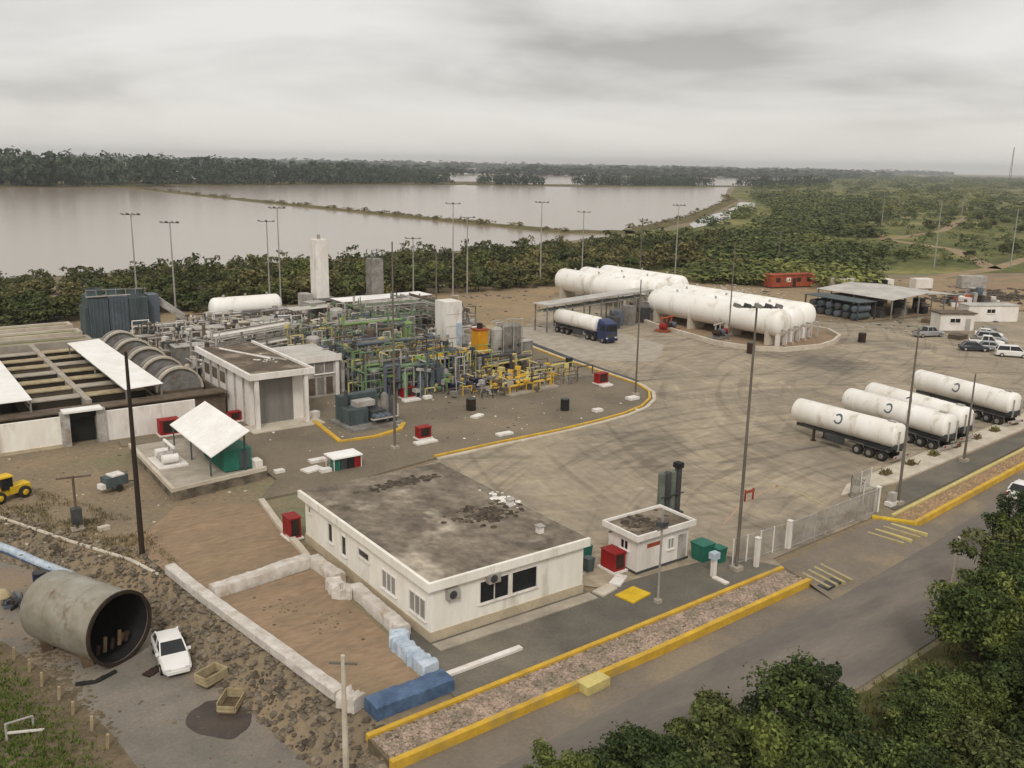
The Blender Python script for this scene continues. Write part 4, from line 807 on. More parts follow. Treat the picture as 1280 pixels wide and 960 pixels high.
for i in range(5):
    t = T('arched_cover', ('nearest grey arched cover of the row of five', 'second grey arched cover from the nearest in the row', 'middle grey arched cover of the row of five', 'fourth grey arched cover from the nearest in the row', 'farthest grey arched cover of the row of five')[i], 'arched cover', (28.3, 101.5 + i * 6.4, 2.1), 0, 'row of arched covers')
    r = 2.45; pr = [(math.cos(math.pi * k / 16) * r, math.sin(math.pi * k / 16) * r) for k in range(17)]; L_ = 2.0
    vs = [(x, 0, z) for x, z in pr] + [(x, L_, z) for x, z in pr]
    MB().add(vs, [(k, k + 1, 18 + k, 17 + k) for k in range(16)]).build('shell', 'grey', t)
    MB().add([(x * .985, 0.08, z * .985) for x, z in pr], [tuple(range(17))]).build('front_plate', 'grey', t); MB().add([(x * .985, L_ - 0.08, z * .985) for x, z in pr], [tuple(range(16, -1, -1))]).build('back_plate', 'grey', t)
    rb = MB(); q = [(x * 1.02, z * 1.02) for x, z in pr]
    for k in range(16): rb.bar((q[k][0], 0.06, q[k][1]), (q[k + 1][0], 0.06, q[k + 1][1]), 0.5, 0.22)
    rb.build('rim', 'lconcrete', t)
    for yy in (1.1,):
        rb = MB()
        for k in range(16): rb.bar((q[k][0], yy, q[k][1]), (q[k + 1][0], yy, q[k + 1][1]), 0.14, 0.05)
        rb.build('hoop', 'vault', t)
    MB().bx(-r - 0.1, -0.2, -1.4, r + 0.1, L_ + 0.2, -0.02).build('plinth', 'brown', t)
for i, (y, m_) in enumerate([(143.5, 'concrete'), (150.0, 'lconcrete'), (157.0, 'lconcrete')]):
    t = T('settling_channel', ('nearest long pale concrete channel left of the cooling tower', 'middle long pale concrete channel left of the cooling tower', 'farthest pale concrete channel in front of the pond trees')[i], 'channel', (-30, y, 0))
    MB().bx(0, 0, 0, 57.5, 0.5, 1.1).build('near_wall', m_, t); MB().bx(0, 3.0, 0, 57.5, 3.5, 1.1).build('far_wall', m_, t); MB().bx(0, 0.5, 0, 57.5, 3.0, 0.8).build('water_surface', 'grass', t); MB().bx(57.5, 0, 0, 58, 3.5, 1.1).build('end_wall', m_, t)

# cooling tower: three ribbed cells with fan stacks
t = T('cooling_tower', 'dark teal ribbed cooling tower beyond the arched covers', 'cooling tower', (28.6, 147.2, 0))
for i in range(3):
    x = i * 2.9
    c_ = MB().bx(x, 0, 0.2, x + 2.8, 4.6, 6.6 - 0.25 * i).build('cell', ('dteal', 'bluegrey', 'dteal')[i], t)
    rr = MB()
    for k in range(6): rr.bx(x + 0.1 + k * 0.5, -0.1, 0.4, x + 0.2 + k * 0.5, -0.002, 6.3 - 0.25 * i)
    rr.build('rib', 'bluegrey' if i == 0 else 'dteal', c_)
    MB().rev((x + 1.4, 2.3, 6.6 - 0.25 * i), (0, 0, 1), [(0, 1.25), (0.4, 1.1), (1.0, 1.2), (1.0, 1.1), (0.3, 1.0)], 18, caps=False).build('fan_stack', 'dteal', t)
MB().bx(-0.3, -0.3, 6.62, 6.0, 0.0, 6.75).build('deck_edge', 'lgrey', t)
for k in range(7): MB().bx(-0.25 + k * 1.4, -0.28, 6.75, -0.19 + k * 1.4, -0.22, 7.75).build('rail_post', 'lgrey', t)
MB().bar((-0.25, -0.25, 7.7), (8.5, -0.25, 7.5), 0.06).build('hand_rail', 'lgrey', t)
MB().bx(-0.5, 0.2, 0.2, -0.02, 4.4, 5.0).build('intake_louver', 'dteal', t)
t = T('cooling_duct', 'bluish grey sloped duct at the right side of the cooling tower', 'duct', (37.6, 148.5, 0))
MB().bx(0, 0, 0, 1.6, 3.0, 6.2).build('shaft', 'bluegrey', t); MB().bar((1.7, 1.5, 5.2), (5.4, 0.6, 2.2), 1.0, 1.0).build('chute', 'lgrey', t); MB().bx(4.6, -0.2, 0, 6.0, 1.4, 2.0).build('box', 'grey', t)

# ------------------------------------------------------------------ horizontal and vertical vessels
def bullet(name, label, x, y0, y1, r, zc, m='tank_white', group=None, saddles=3, axis='y', nozzles=True, cat='tank', n=30, legs='lconcrete'):
    L_ = y1 - y0
    t = T(name, label, cat, (x, y0, 0), 0 if axis == 'y' else -math.pi / 2, group)
    e_ = r * 0.55
    pr = [(e_ * (1 - math.cos(math.pi / 2 * k / 6)), r * math.sin(math.pi / 2 * k / 6)) for k in range(0, 7)]
    prof = [(p, max(q, 0.02)) for p, q in pr] + [(L_ - p, max(q, 0.02)) for p, q in pr[::-1]]
    MB().rev((0, 0, zc), (0, 1, 0), prof, n).build('shell', m, t)
    for i in range(saddles):
        y = e_ + 1.2 + (L_ - 2 * e_ - 2.4) * i / max(1, saddles - 1)
        MB().prism([(-r * 0.82, -0.3), (r * 0.82, -0.3), (r * 0.82, 0.3), (-r * 0.82, 0.3)], 0, zc - r * 0.55).build('saddle', legs, t, loc=(0, y, 0))
        rb = MB()
        for k in range(24):
            a0, a1 = 2 * math.pi * k / 24, 2 * math.pi * (k + 1) / 24
            rb.bar((math.cos(a0) * (r + .015), y, zc + math.sin(a0) * (r + .015)), (math.cos(a1) * (r + .015), y, zc + math.sin(a1) * (r + .015)), 0.3, 0.05)
        rb.build('band', m, t)
    if nozzles:
        for i in range(3):
            y = L_ * (0.2 + 0.3 * i); MB().cyl((0, y, zc + r - 0.1), (0, y, zc + r + 0.4), 0.18, 8).build('nozzle', 'lgrey', t)
        for i in (-1, 1): MB().tube([(i * r * 0.4, 0.5, zc - r * 0.4), (i * r * 0.4, -0.7, zc - r * 0.4), (i * r * 0.4, -0.7, 0.3)], 0.13, 6).build('drain_pipe', 'lgrey', t)
    return t
front = [('nearest white storage bullet of the front bank, lowest in view', 117.6, 89.4, 119.0), ('middle white storage bullet of the front bank', 122.3, 90.6, 121.5), ('farthest white storage bullet of the front bank', 127.0, 91.8, 123.5)]
for lab, x, y0, y1 in front:
    t = bullet('storage_bullet', lab, x, y0, y1, 2.2, 3.5, group='front bank of storage bullets', saddles=4)
    for s_ in (-0.9, 0.9): MB().bx(s_ - 0.3, 0.6, 0, s_ + 0.3, 1.1, 1.8).build('end_leg', 'bwhite', t)
rear = [('nearest white storage bullet of the rear bank behind the pipe bridge', 122.2, 127.0, 151.5), ('middle white storage bullet of the rear bank', 128.6, 127.0, 152.0), ('farthest white storage bullet of the rear bank by the trees', 135.0, 128.0, 152.6)]
for lab, x, y0, y1 in rear: bullet('storage_bullet', lab, x, y0, y1, 2.3, 3.6, group='rear bank of storage bullets', saddles=3)
bullet('white_tank', 'single white horizontal tank in front of the pond trees at left', 47.8, 151.2, 163.6, 1.75, 2.9, axis='x', saddles=2).location = (47.8, 151.2, 0)
# bund round the front bank
BP = [(116, 124), (112.0, 112), (109.0, 96.0), (110.2, 90.4), (114.0, 86.6), (121, 85.4), (126.0, 86.6), (131, 89.0), (134.4, 93.6), (134.8, 124)]
struct('bund_floor', MB().sheet(BP, 0.01), 'sand')
o = MB().strip(sub(BP, 3), 0.5, -0.02, 0.7).build('bund_wall', 'lconcrete'); tag(o, 'pale low bund wall round the front bank of storage bullets', 'low wall')
for i in range(2):
    t = T('pump_skid', ('red and brown pump skid left of the front storage bullets', 'grey pump skid inside the bund under the first bullet')[i], 'pump', (111.5 - i * -3.2, 109.0 - i * 9, 0.05), 0.2)
    MB().bx(-2.2, -1.2, 0, 2.2, 1.2, 0.25).build('base', ('rust_red', 'grey')[i], t)
    for k in range(3):
        MB().rev((-1.5 + k * 1.4, -0.8, 0.9), (0, 1, 0), [(0, 0.3), (0.1, 0.5), (1.2, 0.5), (1.4, 0.25)], 12).build('motor', ('red', 'rust', 'bluegrey')[(k + i) % 3], t); MB().cyl((-1.5 + k * 1.4, 0.2, 1.2), (-1.5 + k * 1.4, 0.2, 2.2), 0.14, 6).build('riser', ('rust_red', 'lgrey')[i], t)
    MB().cyl((-2.0, 0.2, 2.2), (2.0, 0.2, 2.2), 0.16, 8).build('header_pipe', ('rust_red', 'lgrey')[i], t)
# pipe bridge to the loading lane
t = T('pipe_bridge', 'long pale roofed pipe bridge running to the storage bullets', 'pipe bridge', (92.0, 119.2, -0.4), R_(11))
MB().bx(0, -1.6, 4.9, 30, 1.6, 5.06).build('roof', 'sheet_grey', t); MB().bx(-0.1, -1.7, 4.72, 30.1, -1.55, 5.02).build('edge_beam', 'lgrey', t)
for i in range(7):
    for y in (-1.3, 1.3): MB().bx(0.3 + i * 4.85, y - 0.1, 0.3, 0.5 + i * 4.85, y + 0.1, 4.9).build('column', 'grey', t)
for k in range(5): MB().cyl((0.5, -1.0 + k * 0.5, 3.8), (29.6, -1.0 + k * 0.5, 3.8), 0.14, 7).build('pipe', ('lgrey', 'grey', 'lgrey', 'green', 'grey')[k], t)
t = T('loading_shed', 'dark loading equipment cluster below the pipe bridge', 'equipment', (108, 118.5, 0), R_(11))
for i in range(6):
    MB().bx(-4 + i * 2.2, -3.2 + (i % 2), 0, -2.6 + i * 2.2, -1.2 + (i % 2), 2.0 + 0.7 * (i % 3)).build('cabinet', ('dgrey', 'bluegrey', 'grey', 'brown', 'dgrey', 'grey')[i], t); MB().cyl((-3.2 + i * 2.2, -2, 2.5), (-3.2 + i * 2.2, -2, 4.2), 0.12, 6).build('vent', 'grey', t)

# ------------------------------------------------------------------ tank trailers and the tanker truck
def ring_emblem(t, r, y, zc, side):
    """a blue-grey open ring painted on the flank, following the curve of the shell"""
    mb = MB(); R0, R1 = 0.33, 0.5
    for k in range(20):
        a0, a1 = R_(40 + k * 14.6), R_(40 + (k + 1) * 14.6); q = []
        for rr, a in ((R0, a0), (R1, a0), (R1, a1), (R0, a1)):
            yy = y + rr * math.cos(a); th = math.asin(max(-1, min(1, 0.35 + rr * math.sin(a) / r)))
            q.append((side * (r + 0.012) * math.cos(th), yy, zc + (r + 0.012) * math.sin(th)))
        mb.add(q, [(0, 1, 2, 3) if side < 0 else (3, 2, 1, 0)])
    return mb.build('emblem', 'bluegrey', t)
def wheel_set(t, x, y, r=0.5, wd=0.55):
    for sg in (-1, 1):
        wo = MB().rev((sg * (x - wd), y, r), (sg, 0, 0), [(0, r * 0.92), (0.04, r), (wd - 0.04, r), (wd, r * 0.9)], 18).build('wheel', 'rubber', t)
        MB().rev((sg * (x - 0.0), y, r), (sg, 0, 0), [(-0.02, r * 0.55), (0.02, r * 0.5), (0.03, r * 0.2)], 12).build('rim', 'grey', wo)
def tank_trailer(label, x, y, L_=12.8, rz=0.0, parked=True, emblem=True, group='tank trailers parked in the yard', name='tank_trailer', cat='trailer', root=None):
    t = root or T(name, label, cat, (x, y, 0), rz, group)     # rear at local y=0, nose at y=L_
    r, zc = 1.22, 2.55; e_ = 0.45
    pr = [(e_ * (1 - math.cos(math.pi / 2 * k / 6)), r * math.sin(math.pi / 2 * k / 6)) for k in range(7)]
    sh = MB().rev((0, 0, zc), (0, 1, 0), [(p, max(q, 0.02)) for p, q in pr] + [(L_ - p, max(q, 0.02)) for p, q in pr[::-1]], 30).build('tank', 'trailer_white', t)
    for y_ in (L_ * 0.14, L_ * 0.86):
        rb = MB()
        for k in range(24):
            a0, a1 = 2 * math.pi * k / 24, 2 * math.pi * (k + 1) / 24
            rb.bar((math.cos(a0) * (r + .008), y_, zc + math.sin(a0) * (r + .008)), (math.cos(a1) * (r + .008), y_, zc + math.sin(a1) * (r + .008)), 0.12, 0.03)
        rb.build('band', 'trailer_white', sh)
    MB().bx(-0.5, 0.2, 1.02, -0.36, L_ - 0.6, 1.34).bx(0.36, 0.2, 1.02, 0.5, L_ - 0.6, 1.34).bx(-0.5, 0.3, 1.1, 0.5, 0.5, 1.3).bx(-0.5, 4.8, 1.1, 0.5, 5.0, 1.3).build('chassis', 'dgrey', t)
    for i in range(3): wheel_set(t, 1.22, 1.3 + i * 1.32)
    for sg in (-1, 1): MB().bx(sg * 1.22 - 0.3 * (sg > 0) - 0.0, 0.5, 1.06, sg * 1.22 + 0.3 * (sg < 0), 4.9, 1.12).build('mudguard', 'dgrey', t)
    MB().bx(-1.2, -0.12, 0.55, 1.2, 0.0, 0.8).build('rear_bumper', 'lgrey', t)
    for sg in (-1, 1): MB().bx(sg * 1.0 - 0.14, -0.15, 0.6, sg * 1.0 + 0.14, -0.122, 0.75).build('tail_light', 'lamp_red', t)
    for sg in (-1, 1): MB().bx(sg * 1.12 - 0.2, 5.5, 0.6, sg * 1.12 + 0.2, 7.6, 1.25).build('side_box', 'dgrey', t)
    if parked:
        for sg in (-1, 1):
            MB().bx(sg * 0.9 - 0.09, L_ - 3.2, 0.1, sg * 0.9 + 0.09, L_ - 3.0, 1.3).build('landing_leg', 'rust', t); MB().bx(sg * 0.9 - 0.2, L_ - 3.3, 0, sg * 0.9 + 0.2, L_ - 2.9, 0.1).build('foot', 'rust', t)
    if emblem:
        ring_emblem(t, r, L_ * 0.52, zc, -1); ring_emblem(t, r, L_ * 0.52, zc, 1)
    MB().bx(-0.2, 0.8, zc + r - 0.02, 0.2, 1.6, zc + r + 0.12).build('manhole', 'lgrey', t)
    for sg in (-1, 1): MB().bx(sg * 0.62 - 0.03, -0.1, 1.2, sg * 0.62 + 0.03, 0.06, zc + 0.6).build('ladder_rail', 'lgrey', t)
    MB().bx(-0.8, 0.0, 1.36, 0.8, 0.55, 1.85).build('valve_cabinet', 'dgrey', t)
    return t
tank_trailer('white tank trailer parked nearest the guard house', 79.0, 45.8, 12.2, 0.0)
tank_trailer('white tank trailer second from the guard house in the row', 86.4, 45.0, 13.0, R_(-6))
tank_trailer('white tank trailer third in the row, half hidden by the second', 90.6, 45.6, 12.8, R_(-8))
tank_trailer('white tank trailer parked farthest along the row', 101.2, 46.0, 13.4, R_(-10))
t = T('tanker_truck', 'white tanker with a blue cab standing at the loading lane', 'truck', (95.4, 118.6, 0), math.pi)
# local +y is forward after the half turn
tank_trailer('', 0, 0, 10.6, root=t, parked=False, emblem=False)
cbm = MB().bx(-1.22, 11.4, 0.75, 1.22, 13.4, 3.1).add([(-1.15, 11.4, 3.1), (1.15, 11.4, 3.1), (1.15, 13.2, 3.1), (-1.15, 13.2, 3.1), (-1.0, 11.5, 3.7), (1.0, 11.5, 3.7), (1.0, 12.6, 3.45), (-1.0, 12.6, 3.45)], [(4, 5, 6, 7), (0, 1, 5, 4), (1, 2, 6, 5), (2, 3, 7, 6), (3, 0, 4, 7)])
cb = cbm.build('cab', 'blue', t)
MB().bx(-1.05, 13.402, 1.9, 1.05, 13.42, 2.85).build('windscreen', 'glass', cb); MB().bx(-0.9, 13.402, 0.95, 0.9, 13.42, 1.6).build('grille', 'dgrey', cb)
for sg in (-1, 1): MB().bx(sg * 1.222 - 0.01, 12.2, 1.95, sg * 1.222 + 0.01, 13.2, 2.8).build('side_window', 'glass', cb); MB().bx(sg * 0.9 - 0.2, 13.402, 0.8, sg * 0.9 + 0.2, 13.44, 1.0).build('headlight', 'lamp', cb)
MB().bx(-0.5, 7.5, 0.8, -0.3, 13.2, 1.05).bx(0.3, 7.5, 0.8, 0.5, 13.2, 1.05).build('frame_rail', 'navy', t)
for y in (9.0, 10.3, 12.6): wheel_set(t, 1.2, y)
MB().bx(-1.2, 13.4, 0.4, 1.2, 13.6, 0.75).build('bumper', 'navy', t)

# ------------------------------------------------------------------ warehouse block
b = T('warehouse', 'tall grey white warehouse with a stained flat roof and big roller door', 'building', (32.0, 90.0, 0))
MB().bx(0, 0, 0, 5.9, 15.0, 5.4).build('wall', 'bwhite', b)
rf = MB().bx(-0.5, -2.0, 5.403, 6.3, 15.4, 5.75).build('roof', 'roof_stain2', b)
MB().bx(-0.6, -2.1, 5.38, -0.3, 15.5, 6.0).bx(-0.3, -2.1, 5.38, 6.4, -1.8, 6.0).bx(6.1, -1.8, 5.38, 6.4, 15.5, 6.0).build('fascia', 'bwhite', rf)
MB().bx(0.5, -0.06, 0.1, 4.7, -0.002, 4.9).build('roller_door', 'roller', b)
rr = MB()
for i in range(23): rr.bx(0.52, -0.09, 0.15 + i * 0.205, 4.68, -0.062, 0.25 + i * 0.205)
rr.build('door_slat', 'roller', b)
for x in (0.0, 5.3): MB().bx(x, -1.9, 0.0, x + 0.4, -1.5, 5.4).build('column', 'bwhite', b)
for i in range(6): MB().bx(-0.14, 1.2 + i * 2.6, 0, -0.002, 1.5 + i * 2.6, 5.2).build('pilaster', 'lgrey', b)
for i in range(3): MB().bx(-0.05, 7.2 + i * 2.6, 3.2, -0.003, 8.8 + i * 2.6, 4.4).build('louver', 'brown', b)
MB().bx(-0.8, -3.0, 0, 7.0, -0.002, 0.2).build('step', 'lconcrete', b)
rubble('pale pipes and debris scattered on the warehouse roof', (35.9, 95.0), (0.8, 2.0), 14, 5.74, 0.08, 0.2, 'bwhite')
for i_, (lab_, p_, q_) in enumerate((('longer white pipe lying across the warehouse roof', (33.6, 103.4, 5.86), (36.4, 95.2, 5.86)), ('shorter pale pipe lying on the warehouse roof', (35.6, 98.2, 5.86), (37.6, 93.6, 5.86)))): tag(MB().cyl(p_, q_, 0.11, 8).build('roof_pipe', ('bwhite', 'lgrey')[i_]), lab_, 'pipe')
slab('small white crate with scrap beside the warehouse door', 38.9, 89.6, 1.0, 0.8, 0.7, 'bwhite', 0.3, 'crate', 'white_crate', 0.1)
b = T('annex_building', 'pale grey annex with white framed openings beside the warehouse', 'building', (38.6, 97.6, 0))
MB().bx(0, 0, 0, 7.0, 7.6, 4.6).build('wall', 'lgrey', b); rf = MB().bx(-0.2, -0.2, 4.603, 7.2, 7.8, 4.9).build('roof', 'sheet_grey', b)
MB().bx(-0.3, -0.32, 4.3, 7.3, -0.2, 5.1).build('fascia', 'bwhite', rf)
pane_win(b, 'x', 4.0, 6.4, 2.9, 4.2, 0.0, 'grey', 'bwhite', 1); MB().bx(0.5, -0.06, 0.1, 2.8, -0.002, 2.8).build('door', 'brown', b); MB().bx(6.6, -0.1, 0, 7.05, -0.002, 4.6).build('pilaster', 'bwhite', b)
for i in range(3): MB().bx(3.2 + i * 1.1, -0.05, 0.4, 4.0 + i * 1.1, -0.003, 2.4).build('panel', ('brown', 'grey', 'brown')[i], b)

# ------------------------------------------------------------------ process plant
def vessel(label, x, y, r, h, m='grey', z=0.1, cat='vessel', nm='vertical_vessel', legs=True):
    t = T(nm, label, cat, (x, y, z)); z0 = 0.8 if legs else 0.0
    MB().rev((0, 0, z0), (0, 0, 1), [(0, r * 0.3), (r * 0.25, r * 0.85), (r * 0.45, r), (h - z0 - r * 0.4, r), (h - z0 - r * 0.15, r * 0.8), (h - z0, r * 0.25)], 18).build('shell', m, t)
    if legs:
        for i in range(4):
            a = math.pi / 4 + i * math.pi / 2; MB().bx(math.cos(a) * r * 0.8 - 0.08, math.sin(a) * r * 0.8 - 0.08, 0, math.cos(a) * r * 0.8 + 0.08, math.sin(a) * r * 0.8 + 0.08, z0 + r * 0.5).build('leg', 'dgrey', t)
    MB().tube([(0, 0, h - 0.05), (0, 0, h + 0.5), (r + 0.4, 0, h + 0.5), (r + 0.4, 0, 0.0)], 0.1, 6).build('overhead_pipe', 'lgrey', t)
    MB().cyl((0, -r, h * 0.45), (0, -r - 0.3, h * 0.45), 0.22, 8).build('manway', 'dgrey', t)
    return t
def rack(label, x, y, L_, D_, H_, levels, along, m='green', pm=('green', 'lgrey', 'lime', 'grey', 'green', 'yellow_pale'), rz=0.0, npipe=5):
    t = T('pipe_rack', label, 'pipe rack', (x, y, 0.1), rz); n = max(2, round(L_ / 4.0) + 1)
    for i in range(n):
        xx = L_ * i / (n - 1)
        for yy in (0, D_): MB().bx(xx - 0.1, yy - 0.1, 0, xx + 0.1, yy + 0.1, H_ * random.uniform(0.85, 1.15)).build('post', m if random.random() < 0.6 else 'grey', t)
        for z in levels: MB().bx(xx - 0.09, 0.1, z - 0.13, xx + 0.09, D_ - 0.1, z).build('cross_beam', m, t)
    for z in levels:
        for yy in (0, D_): MB().bx(0.1, yy - 0.07, z - 0.28, L_ - 0.1, yy + 0.07, z - 0.135).build('long_beam', m if random.random() < 0.5 else 'grey', t)
        for k in range(npipe):
            yy = D_ * (k + 0.7) / (npipe + 0.4); r_ = random.choice((0.09, 0.13, 0.18, 0.22)); a = random.uniform(0, 1.5); b_ = L_ - random.uniform(0, 2.5)
            pts = [(a, yy, z + r_), (b_, yy, z + r_)]
            if random.random() < 0.6: pts.append((b_, yy, z + r_ - random.uniform(0.8, 1.8)))
            if random.random() < 0.5: pts.insert(0, (a, yy, z + r_ + random.uniform(0.6, 1.6)))
            MB().tube(pts, r_, 8).build('pipe', random.choice(pm), t)
    for k in range(3):
        xx = L_ * (0.2 + 0.3 * k); MB().rev((xx, D_ * 0.5, levels[0] + 0.5), (0, 0, 1), [(0, 0.12), (0.1, 0.28), (0.3, 0.28), (0.4, 0.08), (0.7, 0.08), (0.72, 0.3), (0.78, 0.3)], 10).build('valve', random.choice(pm), t)
    return t
def clutter(label, x, y, sx, sy, n, hmax, ms, rz=0.0):
    t = T('equipment_cluster', label, 'equipment', (x, y, 0.1), rz)
    for i in range(n):
        a, b_, k = random.uniform(0, sx), random.uniform(0, sy), random.random(); h = random.uniform(0.5, 1.0) * hmax; m_ = random.choice(ms)
        if k < 0.3: w_ = random.uniform(0.5, 1.6); d_ = random.uniform(0.5, 1.4); MB().bx(a, b_, 0, a + w_, b_ + d_, h * 0.6).build('box', m_, t)
        elif k < 0.5: MB().rev((a, b_, 0), (0, 0, 1), [(0, 0.35), (h * 0.8, 0.35), (h * 0.9, 0.15)], 10).build('drum', m_, t)
        elif k < 0.75: q = random.uniform(1.5, 5); MB().tube([(a, b_, 0), (a, b_, h), (min(a + q, sx + 1), b_, h), (min(a + q, sx + 1), b_, h * 0.3)], random.choice((0.1, 0.14, 0.2)), 7).build('pipe', m_, t)
        elif k < 0.9: q = random.uniform(1.5, 4); MB().tube([(a, b_, 0.2), (a, b_, h * 0.8), (a, min(b_ + q, sy + 1), h * 0.8)], random.choice((0.1, 0.14, 0.2)), 7).build('pipe', m_, t)
        else: MB().bx(a, b_, h * 0.7, a + random.uniform(1.5, 3.5), b_ + random.uniform(0.8, 1.6), h * 0.7 + 0.12).bx(a, b_, 0, a + 0.1, b_ + 0.1, h * 0.7).build('stand', m_, t)
    return t
GR = ('lgrey', 'grey', 'brown', 'lgrey', 'grey', 'lconcrete', 'bwhite', 'dgrey')
clutter('grey equipment jumble behind the arched covers', 32, 108, 9, 26, 70, 3.2, GR)
clutter('pale equipment jumble left of the white tower', 45, 124, 14, 24, 95, 3.6, GR)
clutter('brownish grey equipment jumble in front of the white horizontal tank', 36, 136, 12, 12, 45, 2.6, GR)
clutter('grey and green equipment jumble below the grey tower', 62, 130, 18, 12, 70, 3.6, GR + ('green', 'green', 'lime'))
clutter('tan equipment jumble right of the grey tower', 80, 128, 6, 22, 45, 2.8, ('pale_wood', 'lgrey', 'concrete', 'grey', 'brown'))
clutter('green and grey pipe jumble inside the near racks', 46.5, 91.5, 12, 24, 170, 5.0, ('green', 'lime', 'grey', 'lgrey', 'bluegrey', 'brown', 'yellow_pale', 'dgrey'))
clutter('dark pipe jumble between yellow platform and silos', 56, 95, 15, 11, 110, 3.0, ('dgrey', 'grey', 'brown', 'yellow_pale', 'navy'))
clutter('low grey jumble beyond the three silos', 70, 106, 8, 16, 40, 2.8, GR)
def fine(label, x, y, sx, sy, n, zmax, ms, rz=0.0):
    t = T('small_fittings', label, 'fittings', (x, y, 0.1), rz); by = {}
    for i in range(n):
        a, b_, z, k = random.uniform(0, sx), random.uniform(0, sy), random.uniform(0.1, 1) * zmax, random.random(); mb = by.setdefault(random.choice(ms), MB())
        if k < 0.35: mb.bx(a, b_, 0, a + 0.1, b_ + 0.1, z).box(a, b_, z, random.uniform(0.3, 0.8), random.uniform(0.3, 0.8), random.uniform(0.2, 0.6), random.uniform(0, 1))
        elif k < 0.7: q = random.uniform(0.8, 2.6); mb.tube([(a, b_, 0), (a, b_, z), (a + q, b_, z), (a + q, b_, z * 0.4)], random.choice((0.06, 0.09)), 6)
        else: q = random.uniform(0.8, 2.2); mb.tube([(a, b_, z), (a, b_ + q, z), (a, b_ + q, 0)], random.choice((0.06, 0.09)), 6)
    for m_, mb in by.items(): mb.build('fittings', m_, t)['kind'] = 'stuff'
fine('small grey fittings scattered behind the warehouse', 33, 108, 26, 38, 420, 3.4, ('lgrey', 'grey', 'bwhite', 'dgrey', 'brown', 'lconcrete'))
fine('small green and grey fittings among the pipe racks', 46, 91, 16, 32, 420, 5.4, ('green', 'lime', 'grey', 'lgrey', 'dgrey', 'yellow_pale', 'bluegrey', 'brown'))
fine('small yellow and dark fittings round the manifold', 56, 86, 18, 16, 260, 2.0, ('yellow', 'dgrey', 'brown', 'grey', 'yellow_pale', 'lgrey'))
fine('small pale fittings round the feet of the two towers', 60, 128, 26, 24, 300, 3.4, ('lgrey', 'grey', 'lconcrete', 'green', 'brown', 'dgrey'))
rack('near green pipe rack beside the pale annex', 46.6, 92.6, 8.0, 4.5, 4.0, (1.7, 3.4), 'x', pm=('green', 'grey', 'green', 'grey', 'lgrey', 'dgrey'), npipe=5)
rack('green pipe rack with lime pipes in the plant middle', 49.0, 101.0, 9.0, 5.0, 5.0, (2.6, 4.6), 'x', pm=('green', 'lime', 'grey', 'grey', 'yellow_pale', 'bluegrey', 'lgrey'), npipe=5)
rack('long green pipe rack behind the annex roof', 52.0, 112.0, 12.0, 4.5, 5.6, (3.0, 5.2), 'x', pm=('green', 'lgrey', 'lime', 'bluegrey', 'grey', 'lgrey'), npipe=5)
rack('far green pipe rack in front of the grey tower', 62.0, 124.0, 13.0, 5.0, 5.8, (3.4, 5.4), 'x', pm=('green', 'lgrey', 'grey', 'lgrey'), npipe=5)
rack('grey pipe rack along the tank side of the plant', 78.5, 118.0, 22.0, 3.6, 4.6, (2.6, 4.4), 'x', 'grey', ('lgrey', 'grey', 'brown'), R_(88), 6)
rack('grey roof level pipe rack behind the warehouse', 36.0, 112.0, 16.0, 5.0, 5.0, (3.2, 4.8), 'x', 'lgrey', ('lgrey', 'grey', 'bwhite', 'brown'), R_(20), 7)
t = T('compressor_skid', 'dark grey compressor skid inside the yellow kerb before the plant', 'compressor', (40.2, 83.6, 0.1), R_(4))
MB().bx(-0.5, -1.6, 0, 5.6, 3.6, 0.3).build('base', 'grey', t); MB().bx(0, 0, 0.3, 2.2, 2.2, 1.9).build('engine', 'dteal', t); MB().bx(2.5, -0.3, 0.3, 4.2, 1.8, 1.5).build('crankcase', 'dgrey', t)
for i in range(3): MB().rev((2.7 + i * 0.65, -0.3, 1.0), (0, -1, 0), [(0, 0.3), (0.9, 0.3), (1.0, 0.2)], 12).build('cylinder', 'bluegrey', t)
for i in range(2): MB().rev((4.8, -0.6 + i * 1.6, 0.3), (0, 0, 1), [(0, 0.42), (2.4, 0.42), (2.7, 0.2)], 14).build('scrubber', ('dgrey', 'grey')[i], t)
MB().bx(0.2, 2.4, 0.3, 4.8, 3.4, 2.9).build('cooler', 'dteal', t); MB().bx(1.2, 0.6, 1.92, 3.4, 1.9, 2.5).build('air_intake', 'lgrey', t); MB().cyl((0.6, 1.8, 1.9), (0.6, 1.8, 3.6), 0.18, 10).build('exhaust', 'dgrey', t)
MB().tube([(2.0, -0.9, 0.9), (2.0, -1.3, 0.9), (5.0, -1.3, 0.9), (5.0, -1.3, 2.2)], 0.1, 6).build('pipe', 'lgrey', t)
o = MB().strip([(38.2, 88.0), (37.3, 80.0), (41.0, 79.6), (44.4, 80.6), (45.8, 82.4)], 0.5, 0.08, 0.28).build('kerb', 'yellow'); tag(o, 'angular yellow kerb round the compressor skid', 'kerb')
t = T('cooler_frame', 'dark bluish steel frame of finned coolers in the plant', 'cooler', (47.4, 95.0, 0.1))
for i in range(7): MB().bx(i * 1.05, -2.0, 0, i * 1.05 + 0.12, -1.88, 3.4).build('post', 'grey', t); MB().bx(i * 1.05 + 0.16, -1.85, 0.9 + 0.2 * (i % 2), i * 1.05 + 1.0, -1.2, 3.2).build('fin_panel', ('bluegrey', 'dgrey')[i % 2], t)
MB().bx(-0.1, -2.05, 3.4, 7.6, -1.0, 3.6).build('top_frame', 'green', t)
t = T('yellow_platform', 'yellow beam platform over dark pumps in the plant', 'platform', (55.2, 97.2, 0.1), R_(12))
